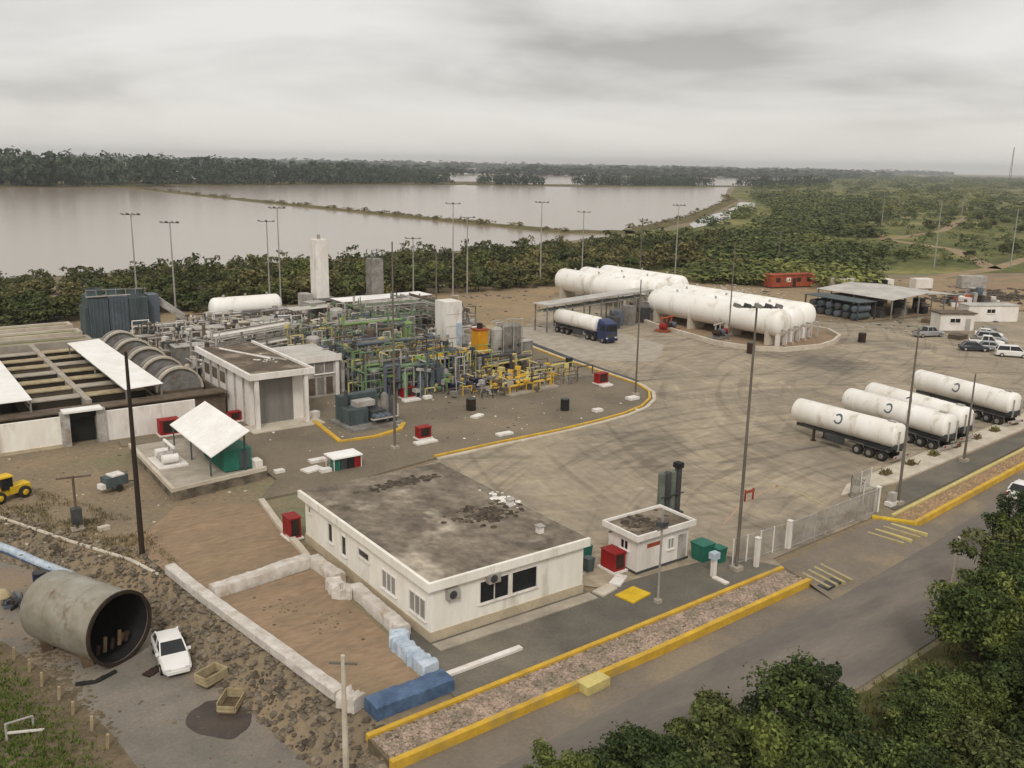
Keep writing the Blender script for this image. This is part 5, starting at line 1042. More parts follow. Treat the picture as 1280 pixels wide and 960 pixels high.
MB().bx(0, -0.2, 2.9, 9.5, 0.2, 3.3).build('front_beam', 'yellow_bright', t); MB().bx(0, 0.2, 3.0, 9.5, 3.4, 3.12).build('deck', 'dgrey', t); MB().bx(0, 3.4, 2.9, 9.5, 3.6, 3.3).build('back_beam', 'yellow_bright', t)
for i in range(5):
    for y in (-0.0, 3.5): MB().bx(0.1 + i * 2.3, y - 0.09, 0, 0.28 + i * 2.3, y + 0.09, 2.9).build('column', 'lgrey', t)
for i in range(4): MB().bx(0.6 + i * 2.3, 0.5, 0, 2.0 + i * 2.3, 2.6, 1.9 + 0.3 * (i % 2)).build('pump_housing', ('dgrey', 'bluegrey', 'black', 'dgrey')[i], t)
for i in range(6): MB().bx(0.05 + i * 1.85, 3.45, 3.3, 0.1 + i * 1.85, 3.5, 4.3).build('rail_post', 'yellow_bright', t)
MB().bar((0, 3.48, 4.3), (9.5, 3.48, 4.3), 0.06).build('hand_rail', 'yellow_bright', t)
t = T('cold_box', 'tall white cold box beside the yellow stack', 'cold box', (67.2, 108.4, 0.1))
MB().bx(0, 0, 1.2, 2.6, 3.0, 8.0).build('casing', 'bwhite', t); MB().bx(0, 0, 0, 0.3, 0.3, 1.2).bx(2.3, 0, 0, 2.6, 0.3, 1.2).bx(0, 2.7, 0, 0.3, 3, 1.2).bx(2.3, 2.7, 0, 2.6, 3, 1.2).build('support_leg', 'yellow_pale', t)
for i in range(3): MB().bx(0.02, -0.03, 2.8 + i * 1.7, 2.58, -0.002, 2.86 + i * 1.7).build('seam', 'lgrey', t)
MB().bx(1.7, -0.5, 2.0, 2.3, -0.035, 5.0).build('side_panel', 'pale_blue', t); MB().bx(2.0, -0.9, 0.6, 2.6, -0.1, 1.4).build('valve_box', 'bwhite', t)
t = T('yellow_stack', 'orange yellow square stack between cold box and grey silos', 'stack', (67.9, 101.4, 0.1))
MB().bx(0, 0, 0.3, 1.6, 1.7, 5.0).build('casing', 'orange_yel', t); MB().bx(-0.12, -0.12, 5.0, 1.72, 1.82, 5.15).build('top_plate', 'rust_red', t); MB().rev((0.8, 0.85, 5.15), (0, 0, 1), [(0, 0.4), (0.7, 0.4)], 12).build('outlet', 'rust', t); MB().bx(0.05, 0.05, 0, 1.55, 1.65, 0.3).build('base', 'grey', t); MB().bx(1.602, 0.2, 0.5, 1.66, 1.5, 4.6).build('side_panel', 'brown', t)
for i, (lab, x, y) in enumerate((('grey silo right beside the yellow stack', 71.0, 101.6), ('middle grey silo of the three by the yellow stack', 73.0, 102.0), ('right grey silo of the three by the yellow stack', 74.9, 102.6))):
    vessel(lab, x, y, 0.85, 5.3 + 0.2 * (i == 1), ('lgrey', 'grey', 'grey')[i], nm='silo', cat='silo')
o = MB().strip([(62.0, 111.6), (66.0, 106.4), (67.6, 100.2)], 0.35, 2.3, 2.55).build('pipe_tray', 'lconcrete'); tag(o, 'pale cable tray sloping past the foot of the cold box', 'tray')
t = T('yellow_manifold', 'yellow valve manifold on the gravel before the grey silos', 'manifold', (62.6, 86.4, 0.1), R_(6))
MB().bx(-0.6, -0.6, 0, 7.6, 6.8, 0.2).build('base', 'concrete', t)
for k in range(6):
    y = 0.2 + k * 1.15; MB().tube([(0, y, 0.2), (0, y, 1.0 + 0.15 * (k % 2)), (6.8, y, 1.0 + 0.15 * (k % 2)), (6.8, y, 0.2)], 0.16, 8).build('pipe', ('yellow', 'yellow_pale', 'brown', 'yellow', 'grey', 'yellow_pale')[k], t)
    for j in range(3): MB().rev((1.4 + j * 2.2 + 0.3 * (k % 2), y, 1.05), (0, 0, 1), [(0, 0.2), (0.3, 0.24), (0.5, 0.1), (0.8, 0.1), (0.82, 0.2), (0.88, 0.2)], 10).build('valve', ('yellow', 'dgrey', 'brown', 'yellow_pale', 'dgrey')[(2 * k + j) % 5], t)
clutter('yellow and brown valve jumble on the manifold slab', 62.8, 86.4, 6, 6, 50, 1.4, ('yellow', 'yellow_pale', 'brown', 'dgrey', 'grey', 'yellow'), R_(6))
t = T('pale_manifold', 'pale yellow pipe bundle below the grey silos', 'manifold', (64.6, 95.2, 0.1), R_(8))
for k in range(6): MB().tube([(0, k * 0.7, 0.1), (0, k * 0.7, 1.6 + 0.12 * (k % 3)), (8.2, k * 0.7, 1.6 + 0.12 * (k % 3)), (8.2, k * 0.7, 0.1)], 0.15, 8).build('pipe', ('yellow_pale', 'lgrey', 'brown', 'yellow_bright', 'grey', 'yellow_pale')[k], t)
for k in range(4): MB().bx(1 + k * 2.1, -0.3, 0, 1.2 + k * 2.1, 3.9, 1.42).build('support', 'brown', t)
t = T('meter_skid', 'dark purple grey meter skid left of the yellow manifold', 'skid', (57.0, 90.4, 0.1))
MB().bx(0, 0, 0, 4.6, 2.2, 0.25).build('base', 'grey', t)
for k in range(4): MB().bx(0.2 + k * 1.1, 0.4, 0.25, 1.0 + k * 1.1, 1.6, 1.1 + 0.3 * (k % 2)).build('meter', ('navy', 'bluegrey', 'dgrey', 'navy')[k], t); MB().cyl((0.6 + k * 1.1, 1.0, 1.1), (0.6 + k * 1.1, 1.0, 2.0), 0.08, 6).build('stem', 'lgrey', t)
def exchanger(label, x, y, L_, r, m, rz=0.0, zc=1.6):
    t = T('heat_exchanger', label, 'heat exchanger', (x, y, 0.1), rz)
    MB().rev((0, 0, zc), (1, 0, 0), [(0, r * .4), (0.12, r * .9), (0.3, r), (0.3, r * 1.18), (0.45, r * 1.18), (0.45, r), (L_ - 0.45, r), (L_ - 0.45, r * 1.18), (L_ - 0.3, r * 1.18), (L_ - 0.3, r), (L_, r * 0.5)], 16).build('shell', m, t)
    for k in (0.25, 0.75): MB().bx(L_ * k - 0.15, -r * 0.8, 0, L_ * k + 0.15, r * 0.8, zc - r * 0.6).build('saddle', 'concrete', t); MB().cyl((L_ * k, 0, zc + r * .8), (L_ * k, 0, zc + r + 0.7), 0.12, 8).build('nozzle', m, t)
exchanger('grey heat exchanger under the near green rack', 47.6, 97.6, 5.0, 0.55, 'lgrey', zc=1.2)
exchanger('green heat exchanger between the green racks', 50.5, 107.8, 6.0, 0.7, 'green'); exchanger('lime green heat exchanger beside the middle rack', 58.4, 107.4, 5.0, 0.7, 'lime', 0.2, 2.4)
exchanger('pale heat exchanger behind the long green rack', 55.0, 120.5, 7.0, 0.9, 'lgrey', 0.1, 2.0); exchanger('bluish heat exchanger left of the cold box', 60.0, 115.8, 5.0, 0.8, 'bluegrey', 0.0, 4.2)
vs_ = [('short grey vessel at the corner of the near rack', 45.2, 101.0, 0.8, 4.4, 'grey'), ('pale grey vessel behind the annex', 47.2, 108.4, 0.9, 5.2, 'lgrey'), ('teal vessel at the annex corner of the green rack', 46.9, 104.9, 1.1, 4.6, 'dteal'), ('slim grey vessel left of the yellow platform', 55.2, 104.4, 0.6, 5.0, 'grey'), ('bluish grey vessel behind the yellow platform', 62.4, 105.2, 0.8, 4.6, 'bluegrey'), ('brownish vessel behind the middle rack', 55.0, 108.0, 0.7, 5.6, 'brown'), ('pale vessel left of the far green rack', 58.8, 126.0, 1.0, 5.6, 'lgrey'), ('grey vessel right of the far green rack', 80.6, 128.4, 1.0, 5.0, 'grey'), ('lime vessel behind the lime heat exchanger', 63.2, 112.2, 0.7, 5.2, 'lime'), ('short tan vessel behind the three grey silos', 76.0, 110.0, 0.9, 3.8, 'pale_wood')]
for lab, x, y, r, h, m_ in vs_: vessel(lab, x, y, r, h, m_)
def cabinet(label, x, y, sx, sy, h, m, rz=0.0):
    t = T('equipment_cabinet', label, 'cabinet', (x, y, 0.1), rz)
    MB().bx(-sx / 2, -sy / 2, 0.15, sx / 2, sy / 2, h).build('body', m, t); MB().bx(-sx / 2 - .1, -sy / 2 - .1, h, sx / 2 + .1, sy / 2 + .1, h + 0.12).build('roof', 'lgrey', t); MB().bx(-sx * .3, -sy / 2 - 0.03, 0.3, sx * .3, -sy / 2 - .002, h * 0.85).build('door', 'grey', t); MB().bx(-sx / 2, -sy / 2, 0, sx / 2, sy / 2, 0.15).build('base', 'concrete', t)
cs_ = [('pale cabinet behind the warehouse roof edge', 41.0, 109.0, 3.0, 2.0, 3.6, 'lgrey'), ('grey cabinet between arched covers and rack', 35.0, 121.0, 3.5, 2.5, 3.0, 'grey'), ('brown grey cabinet left of the white horizontal tank', 42.0, 134.0, 4.0, 3.0, 2.8, 'brown'), ('white cabinet below the white horizontal tank', 52.0, 138.0, 4.5, 2.4, 2.6, 'bwhite'), ('small grey cabinet at the foot of the white tower', 64.0, 146.0, 3.0, 2.5, 3.4, 'lgrey'), ('dark cabinet in front of the far green rack', 67.0, 120.2, 3.0, 2.0, 2.6, 'dgrey'), ('pale cabinet at the foot of the grey tower', 73.5, 141.0, 3.5, 2.2, 2.4, 'lgrey'), ('tan cabinet at the far right of the plant', 84.0, 138.0, 3.0, 2.4, 2.6, 'pale_wood'), ('low grey cabinet right of the silos', 79.0, 106.0, 2.2, 1.6, 1.8, 'grey'), ('blue cabinet with orange base behind the yellow platform', 64.6, 108.6, 2.4, 1.6, 3.6, 'blue')]
for lab, x, y, sx, sy, h, m_ in cs_: cabinet(lab, x, y, sx, sy, h, m_, random.uniform(-0.1, 0.2))
for i, (x, y, L_, rz) in enumerate([(31.5, 138, 14, 0.1), (34, 143.5, 16, 0.05), (40, 127, 12, 0.25), (44, 120, 9, 0.1), (56, 132, 12, 0.0), (48, 146, 14, 0.05)]):
    t = T('pipe_run', ('pale pipe run behind the farthest arched cover', 'grey pipe run before the cooling duct', 'grey pipe run crossing behind the warehouse', 'white pipe run over the annex roof line', 'pale pipe run left of the far green rack', 'pale pipe run in front of the white horizontal tank')[i], 'pipes', (x, y, 0.1), rz)
    for k in range(4): MB().cyl((0, k * 0.55, 1.5 + 0.5 * (i % 3)), (L_, k * 0.55, 1.5 + 0.5 * (i % 3)), 0.16, 7).build('pipe', ('lgrey', 'grey', 'bwhite', 'brown')[(k + i) % 4], t)
    for k in range(4): MB().bx(0.6 + k * (L_ - 1.4) / 3, -0.3, 0, 0.8 + k * (L_ - 1.4) / 3, 2.0, 1.3 + 0.5 * (i % 3)).build('support', 'concrete', t)
# towers at the back
t = T('white_tower', 'slim white tower standing against the pond', 'tower', (66.6, 150.6, 0))
MB().bx(0, 0, 3.4, 2.4, 2.4, 13.6).build('casing', 'bwhite', t); MB().bx(2.402, 0.7, 3.6, 2.55, 1.6, 12.6).build('ladder_cage', 'lgrey', t); MB().bx(-0.8, -0.8, 2.9, 3.4, 3.2, 3.4).build('platform', 'grey', t)
for x in (-0.4, 2.5):
    for y in (-0.4, 2.5): MB().bx(x, y, 0, x + 0.4, y + 0.4, 2.9).build('leg', 'lgrey', t)
MB().bx(-2.6, -0.4, 0, -0.9, 2.2, 4.3).build('side_box', 'lgrey', t); MB().rev((1.2, 1.2, 13.6), (0, 0, 1), [(0, 0.3), (0.8, 0.3)], 8).build('vent', 'lgrey', t)
t = T('grey_tower', 'grey lattice topped tower right of the white tower', 'tower', (75.4, 146.6, 0))
MB().bx(0, 0, 0.4, 2.3, 2.3, 10.2).build('casing', 'grey', t)
for x in (0.1, 2.1):
    for y in (0.1, 2.1): MB().bx(x, y, 10.2, x + 0.12, y + 0.12, 11.8).build('top_post', 'dgrey', t)
MB().bar((0.1, 0.1, 11.0), (2.2, 0.1, 11.7), 0.1).build('top_brace', 'dgrey', t); MB().bar((0.1, 0.1, 11.8), (2.2, 0.1, 11.8), 0.1).build('top_beam', 'grey', t); MB().bx(-0.2, -0.2, 0, 2.5, 2.5, 0.4).build('base', 'concrete', t)
sheet_roof('long low white roof behind the grey tower', 67.0, 84.5, 141.0, 146.0, 3.9, 4.0, 'sheet_white', 'low_roof', 5.0)
sheet_roof('pale white roof left of the white tower foot', 58.5, 65.5, 141.5, 144.5, 3.0, 3.2, 'sheet_grey', 'low_roof', 3.0)

# ------------------------------------------------------------------ right side: workshop shed, cabins, scrap, cars
b = T('workshop_shed', 'open workshop shed with a broad pale sheet roof', 'shed', (155.0, 95.0, 0), R_(-6)); b.scale = (0.74, 0.86, 1)
for i in range(12):
    y0 = i * 1.75
    for x0, x1, za, zb in ((0, 13, 3.8, 4.6), (13.02, 26, 4.6, 3.8)):
        MB().add([(x0, y0, za), (x1, y0, zb), (x1, y0 + 1.78, zb), (x0, y0 + 1.78, za), (x0, y0, za + .06), (x1, y0, zb + .06), (x1, y0 + 1.78, zb + .06), (x0, y0 + 1.78, za + .06)], [(3, 2, 1, 0), (4, 5, 6, 7), (0, 1, 5, 4), (1, 2, 6, 5), (2, 3, 7, 6), (3, 0, 4, 7)]).build('roof_sheet', 'sheet_grey', b)
for i in range(6):
    for y in (0.3, 10.5, 20.6): MB().bx(0.3 + i * 5.08, y - 0.12, 0, 0.54 + i * 5.08, y + 0.12, 3.85).build('column', 'grey', b)
MB().bx(0.2, 18.5, 0, 25.8, 18.7, 3.0).build('back_wall', 'brown', b)
for i in range(9): MB().bx(1 + i * 2.8, 3.5 + (i % 3) * 2.2, 0, 3 + i * 2.8, 5.6 + (i % 3) * 2.2, 1.3 + 0.5 * (i % 3)).build('workbench', ('dgrey', 'brown', 'black', 'grey')[i % 4], b)
b = T('tank_rack_shed', 'dark teal lean-to packed with tanks left of the workshop', 'shed', (149.6, 92.0, 0), R_(-6))
MB().bx(-1, 6, 3.3, 4.0, 19, 3.42).build('roof', 'dteal', b)
for y in (6.2, 12.5, 18.8):
    for x in (-0.8, 3.8): MB().bx(x - .1, y - .1, 0, x + .1, y + .1, 3.3).build('column', 'dgrey', b)
for i in range(6):
    for z in (0.7, 2.1): MB().rev((-1.1, 7 + i * 2.0, z), (1, 0, 0), [(0, 0.3), (0.1, 0.62), (4.0, 0.62), (4.1, 0.3)], 12).build('stored_tank', ('dteal', 'dgrey', 'bluegrey')[(i + int(z)) % 3], b)
b = T('site_cabin', 'rust red site cabin with small windows beyond the storage bullets', 'cabin', (172.8, 136.6, 0), R_(-14))
MB().bx(0, 0, 0.3, 12.2, 3.0, 3.0).build('wall', 'rust_red', b); MB().bx(-0.2, -0.2, 3.0, 12.4, 3.2, 3.15).build('roof', 'rust_red', b); MB().bx(0.2, 0.2, 0, 12, 2.8, 0.3).build('skid_base', 'dgrey', b)
for i in range(4): MB().bx(1.2 + i * 2.9, -0.05, 1.4, 2.4 + i * 2.9, -0.002, 2.4).build('window', ('rust', 'sheet_white', 'rust', 'rust')[i], b)
MB().bx(6.0, -0.05, 0.35, 6.8, -0.002, 2.3).build('door', 'rust', b)
b = T('small_office', 'small white flat roofed hut right of the workshop', 'hut', (153.4, 84.6, 0), R_(-31))
MB().bx(0, 0, 0, 6.2, 3.2, 2.9).build('wall', 'bwhite', b); MB().bx(-0.3, -0.3, 2.903, 6.5, 3.5, 3.12).build('roof', 'brown', b); pane_win(b, 'x', 1.8, 3.6, 1.4, 2.1, 0.0); MB().bx(4.6, -0.05, 0.05, 5.5, -0.002, 2.1).build('door', 'lgrey', b)
b = T('white_wall_building', 'white block with one small window before the scrap heap', 'hut', (167.5, 87.2, 0), R_(-30))
MB().bx(0, 0, 0, 9.8, 3.5, 2.9).build('wall', 'bwhite', b); MB().bx(-0.15, -0.15, 2.903, 9.95, 3.65, 3.05).build('roof', 'sheet_grey', b); pane_win(b, 'x', 3.6, 5.2, 1.6, 2.3, 0.0)
for i, (lab, x, y, sx, sy, h, m_, rz) in enumerate([('white container behind the workshop roof at left', 184, 128, 6, 2.5, 2.6, 'bwhite', -0.5), ('second white container behind the workshop roof', 192, 124, 6, 2.5, 2.4, 'bwhite', -0.5), ('black container behind the workshop roof', 188, 121, 4, 2.5, 2.8, 'black', -0.5), ('white container behind the workshop right half', 203, 119, 4.5, 2.4, 2.4, 'bwhite', -0.4), ('grey open container at the end of the dirt track', 214, 114, 6, 2.6, 3.0, 'lgrey', -0.6)]):
    t = T('container', lab, 'container', (x, y, 0), rz); MB().bx(0, 0, 0.15, sx, sy, h).build('body', m_, t)
    rr = MB()
    for k in range(int(sx / 0.5)): rr.bx(0.1 + k * 0.5, -0.05, 0.25, 0.3 + k * 0.5, -0.002, h - 0.1)
    rr.build('corrugation', m_, t); MB().bx(sx + 0.002, 0.1, 0.25, sx + 0.05, sy - 0.1, h - 0.1).build('door', m_, t); MB().bx(0, 0, 0, sx, sy, 0.15).build('base', 'dgrey', t)
t = T('scrap_pile', 'tall pile of mixed scrap behind the white block', 'scrap', (190.0, 98.0, 0))
for i in range(60):
    a = random.uniform(0, 6.28); r = random.uniform(0, 1) ** 0.7 * 6; h = max(0.2, 4.2 * (1 - r / 6.5)) * random.uniform(0.6, 1.0)
    x, y = math.cos(a) * r * 1.2, math.sin(a) * r
    MB().box(x, y, h * 0.5, random.uniform(0.6, 2.4), random.uniform(0.5, 1.6), h, random.uniform(0, 3)).build('scrap_piece', random.choice(('grey', 'rust', 'dgrey', 'bluegrey', 'lgrey', 'brown', 'bwhite', 'rust_red')), t)
car('silver pickup parked in front of the small white hut', (146.0, 82.4, 0), R_(-20), 'car_silver', 'pickup', cat='pickup')
cl = [('white van at the right edge of the yard', 141.0, 66.0, 'car_white', 'van', -55), ('silver car parked beside the white van', 143.2, 70.2, 'car_silver', 'sedan', -58), ('white pickup parked between the silver cars', 146.2, 72.6, 'car_white', 'pickup', -60), ('dark car at the left end of the parked row', 140.6, 71.6, 'car_dark', 'sedan', -50), ('silver van behind the parked row', 150.4, 74.0, 'car_silver', 'van', -55), ('white car deepest in the parked row at the right', 154.6, 76.6, 'car_white', 'sedan', -60)]
for lab, x, y, m_, k_, a in cl: car(lab, (x, y, 0), R_(a), m_, k_, 'vehicles parked at the right edge of the yard')
car('white car on the road beside the right hand tree', (80.6, 35.0, -0.36), R_(6), 'car_white', 'sedan')
for i in range(3):
    t = T('pallet_stack', ('low pallet stack beside the silver pickup', 'brown pallet stack at the workshop front', 'grey pallet stack right of the white hut')[i], 'pallets', ((148.6, 78.6), (160, 90.5), (160.5, 79.5))[i] + (0,), 0.3 * i)
    for k in range(4): MB().bx(-1.4, -1.0, k * 0.2, 1.4, 1.0, k * 0.2 + 0.15).build('pallet', ('brown', 'wood', 'grey')[i], t)
rubble('brown rubble strip behind the workshop and dirt track', (206, 104), (9, 4), 260, 0, 0.3, 1.0, 'rubble')
rubble('pale rubble behind the storage bullets', (152, 139), (8, 5), 220, 0, 0.25, 0.8, 'concrete')
struct('dirt_clearing', MB().sheet([(143.5, 128), (150, 97), (172, 95), (197, 87), (240, 95), (262, 118), (230, 128), (200, 140), (170, 152), (140, 160), (130, 157)], 0.006), 'track')
struct('red_dirt', MB().sheet([(210, 110), (246, 100), (262, 112), (240, 124), (216, 120)], 0.012), 'sand')
# yard paint and stains with their own outline
def paint(pts, w_, m_, lab):
    return tag(MB().strip(pts, w_, 0.0, 0.006).build('painted_line', m_), lab, 'line')
paint([(59.8, 52.4), (63.6, 48.4), (64.0, 45.6), (63.3, 42.9)], 0.22, 'faded_yellow', 'faded yellow line curving across the yard toward the gate')
paint([(53.0, 44.6), (58.6, 47.2), (63.8, 48.0)], 0.18, 'faded_red', 'faint red line on the yard behind the tall mast')
t = T('traffic_cones', 'red and white barrier stand on the yard behind the tall mast', 'barrier', (58.3, 47.0, 0)); MB().bx(-0.05, -0.05, 0, 0.05, 0.05, 1.0).bx(0.95, -0.05, 0, 1.05, 0.05, 1.0).build('post', 'red', t); MB().bx(-0.1, -0.08, 0.7, 1.1, -0.052, 0.95).build('board', 'rust_red', t)

def litter(label, n, x0, x1, y0, y1, z, m_, a, b_):
    P_ = np.stack([rng.uniform(x0, x1, n), rng.uniform(y0, y1, n), np.full(n, z)], -1)
    stuff('litter', stones_mesh('litter', P_, a + (b_ - a) * rng.random(n) ** 3, m_, 0.4), label, 'litter')
litter('small dark scraps scattered over the gravel process pad', 160, 44, 78, 74, 100, 0.09, 'dgrey', 0.05, 0.22)
litter('small pale scraps scattered over the gravel process pad', 120, 30, 78, 73, 98, 0.09, 'bwhite', 0.05, 0.2)
litter('pale scraps scattered on the dirt terrace', 140, 6, 26, 64, 92, -0.07, 'lconcrete', 0.04, 0.18)
litter('dark clods scattered on the dirt terrace', 260, 6, 26, 60, 92, -0.07, 'soil_bank', 0.04, 0.2)
litter('dark scraps on the bare soil behind the plant', 200, 84, 128, 122, 166, 0.0, 'dgrey', 0.1, 0.5)
litter('pale scraps round the workshop and scrap pile', 320, 144, 215, 84, 135, 0.0, 'concrete', 0.1, 0.6)
litter('dark scraps round the workshop and scrap pile', 320, 144, 215, 84, 135, 0.0, 'dgrey', 0.1, 0.6)
litter('small clods on the lower lot', 260, 5, 14.5, 36, 70, -2.03, 'soil_bank', 0.03, 0.13)
# ------------------------------------------------------------------ masts and poles
def mast(label, x, y, h, heads=4, r=0.16, m_='galv', z=0.0, az=0.0, base=True, arm=1.5, group='flood light masts'):
    t = T('light_mast', label, 'light mast', (x, y, z), 0, group)
    MB().rev((0, 0, 0), (0, 0, 1), [(0, r), (h * 0.5, r * 0.8), (h, r * 0.5)], 10).build('pole', m_, t)
    if base: MB().bx(-0.35, -0.35, -0.05, 0.35, 0.35, 0.3).build('base', 'concrete', t)
    dx, dy = math.cos(az), math.sin(az)
    if heads:
        MB().bar((-dx * arm, -dy * arm, h), (dx * arm, dy * arm, h), 0.12).build('crossarm', 'galv_dark', t)
        for i in range(heads):
            f = -1 + 2 * i / (heads - 1) if heads > 1 else 0
            MB().box(dx * arm * f + dy * 0.25, dy * arm * f - dx * 0.25, h + 0.12, 0.4, 0.4, 0.24, az, 0.25).build('floodlight', 'dgrey' if i % 2 else 'grey', t)
    return t
VZ = R_(-36)
ML = [('tall light mast in front of the pond at far left', 38.3, 158.2, 18.0, 4), ('light mast right of the cooling tower', 43.4, 154.8, 16.7, 4), ('light mast above the white horizontal tank, the shorter of the pair', 63.5, 164.8, 16.0, 3), ('taller light mast above the white horizontal tank', 65.4, 164.2, 18.4, 4), ('light mast right of the grey tower', 89.3, 156.2, 12.7, 3), ('tall light mast behind the cold box', 102.0, 161.9, 18.9, 3), ('shorter light mast just right of the one behind the cold box', 103.3, 158.5, 16.3, 2), ('light mast left of the rear storage bullets', 128.5, 166.6, 18.7, 4), ('light mast directly behind the rear storage bullets', 141.9, 167.8, 16.3, 3), ('light mast behind the right end of the rear bullets', 162.1, 157.0, 18.1, 4), ('tall light mast beside the guard house gate', 47.3, 38.4, 18.3, 5), ('light mast at the far gate pillar', 68.6, 39.5, 14.9, 0), ('light mast beyond the third trailer', 84.6, 42.6, 8.6, 0), ('light mast at the tip of the curved kerb', 75.4, 78.4, 14.0, 0), ('light mast in front of the front storage bullets', 112.6, 96.6, 15.6, 0), ('thin mast by the pad kerb behind the office roof', 40.8, 75.2, 19.8, 0)]
for lab, x, y, h, nh in ML:
    near_ = y < 100
    mast(lab, x, y, h, nh, 0.16 if not near_ else 0.125, 'galv' if not near_ else 'galv_dark', 0.1 if (28 < x < 86 and 69 < y < 157) else 0.0, VZ, True, 1.35 if nh else 1.0)
mast('dark wooden pole rising from the terrace at left', 14.4, 63.6, 15.0, 0, 0.2, 'pole_wood', -0.6, 0, False, group='poles')
for lab, x, y, h in [('thin bare post left of the cold box mast', 90.5, 149.6, 11.0), ('thin bare pole in the scrub above the front bullets', 207.7, 162.6, 10.2), ('power pole in the scrub above the workshop', 253.4, 143.7, 19.0), ('power pole at the right edge of the scrub', 275.5, 133.0, 17.0), ('thin pole between the rear bullets and the scrub', 168.9, 176.2, 14.0), ('thin far pole on the horizon side of the scrub', 420, 268, 16), ('second thin far pole in the scrub', 470, 255, 17)]:
    t = T('utility_pole', lab, 'pole', (x, y, 0)); MB().rev((0, 0, 0), (0, 0, 1), [(0, 0.2), (h, 0.12)], 8).build('shaft', 'galv_dark' if h < 15 else 'galv', t)
    MB().bar((-0.9, 0.6, h - 0.5), (0.9, -0.6, h - 0.5), 0.14).build('crossarm', 'galv_dark', t)
t = T('cctv_pole', 'thin grey pole with boxes in front of the guard house', 'pole', (39.3, 37.9, 0))
MB().cyl((0, 0, 0), (0, 0, 6.3), 0.07, 8).build('shaft', 'galv', t); MB().bx(-0.3, -0.25, 5.2, 0.3, 0.25, 5.5).build('camera_box', 'dgrey', t); MB().bar((-0.4, 0, 5.0), (0.5, 0, 5.0), 0.08).build('bracket', 'grey', t); MB().bx(-0.2, -0.2, 0, 0.2, 0.2, 0.25).build('base', 'concrete', t)
t = T('utility_pole', 'grey concrete pole at the bottom of the stone slope', 'pole', (15.9, 34.4, -1.9)); MB().rev((0, 0, 0), (0, 0, 1), [(0, 0.17), (7.4, 0.1)], 8).build('shaft', 'lconcrete', t); MB().bar((-0.5, 0.4, 7.0), (0.5, -0.4, 7.0), 0.1).build('crossarm', 'galv_dark', t)
t = T('concrete_post', 'short pale concrete post at the roadside trees', 'post', (58.8, 29.2, -0.4)); MB().rev((0, 0, 0), (0, 0, 1), [(0, 0.16), (3.4, 0.11)], 8).build('shaft', 'lconcrete', t); MB().bx(-0.2, -0.2, 0, 0.2, 0.2, 0.1).build('foot', 'concrete', t)
# radio mast far on the right
t = T('radio_mast', 'thin radio mast on the horizon at the far right', 'radio mast', (2380, 1180, 0))
for a in (0, 2.1, 4.2): MB().bar((math.cos(a) * 3.0, math.sin(a) * 3.0, 0), (0.5 * math.cos(a), 0.5 * math.sin(a), 88), 0.8).build('leg', 'galv_dark', t)
for k in range(10): MB().rev((0, 0, 4 + 8.5 * k), (0, 0, 1), [(0, 3.0 - 0.26 * k), (0.5, 3.0 - 0.26 * k)], 6).build('brace_ring', 'galv_dark', t)

# ------------------------------------------------------------------ trees
def crown_mesh(name, m, rx, rz, nclump, nleaf, leaf, seed, z0, clump_r=0.36, flat=1.0):
    g_ = np.random.default_rng(seed); C = []
    while len(C) < nclump:
        p = g_.uniform(-1, 1, 3)
        r = np.linalg.norm(p)
        if r > 1 or r < 0.28: continue
        if p[2] < -0.55: continue
        C.append(p)
    C = np.array(C); cr = g_.uniform(0.65, 1.3, nclump) * clump_r
    lump = 1 + 0.34 * np.sin(C[:, 0] * 3.1 + seed) * np.cos(C[:, 1] * 2.7 + seed * 2) + 0.12 * np.sin(C[:, 2] * 5 + seed)
    asq = g_.uniform(0.7, 1.35, (nclump, 3))
    C = C * lump[:, None]
    k = g_.integers(0, nclump, nleaf); d = g_.normal(0, 1, (nleaf, 3)); d /= np.linalg.norm(d, axis=1)[:, None]
    d[:, 2] = np.abs(d[:, 2]) * np.where(g_.random(nleaf) < 0.8, 1, -1)
    rad = cr[k] * (0.6 + 0.5 * g_.random(nleaf) + np.where(g_.random(nleaf) < 0.12, 0.45 * g_.random(nleaf), 0)); P = C[k] + d * rad[:, None] * asq[k]
    P = P * np.array([rx, rx, rz]); P[:, 2] += z0
    nrm = d * 0.7 + g_.normal(0, 0.55, (nleaf, 3)) + np.array([0, 0, 0.35]); nrm /= np.linalg.norm(nrm, axis=1)[:, None]
    t1 = np.cross(nrm, g_.normal(0, 1, (nleaf, 3))); t1 /= np.linalg.norm(t1, axis=1)[:, None]; t2 = np.cross(nrm, t1)
    s = leaf * g_.uniform(0.6, 1.4, nleaf)[:, None]
    Q = np.stack([P - t1 * s, P - t2 * s * 0.55, P + t1 * s, P + t2 * s * 0.55], 1)
    return quads_mesh(name, Q, m)
def trunk_mesh(name, h, r, seed, branches=5, spread=1.6, top=None):
    g_ = random.Random(seed); mb = MB(); top = top or h * 0.75
    mb.rev((0, 0, -0.3), (0.06, 0.03, 1), [(0, r * 1.4), (0.4, r), (top * 0.55, r * 0.75), (top, r * 0.35)], 8)
    for i in range(branches):
        a = i * 6.28 / branches + g_.uniform(-0.4, 0.4); z = top * g_.uniform(0.35, 0.7); q = Vector((math.cos(a) * spread, math.sin(a) * spread, z + spread * g_.uniform(0.5, 0.9)))
        mid = Vector((q.x * 0.5, q.y * 0.5, z + (q.z - z) * 0.4)); mb.cyl((0.05 * z, 0.02 * z, z), mid, r * 0.45, 6, r * 0.32); mb.cyl(mid, q, r * 0.32, 6, r * 0.12)
    return mb.mesh(name, 'bark')
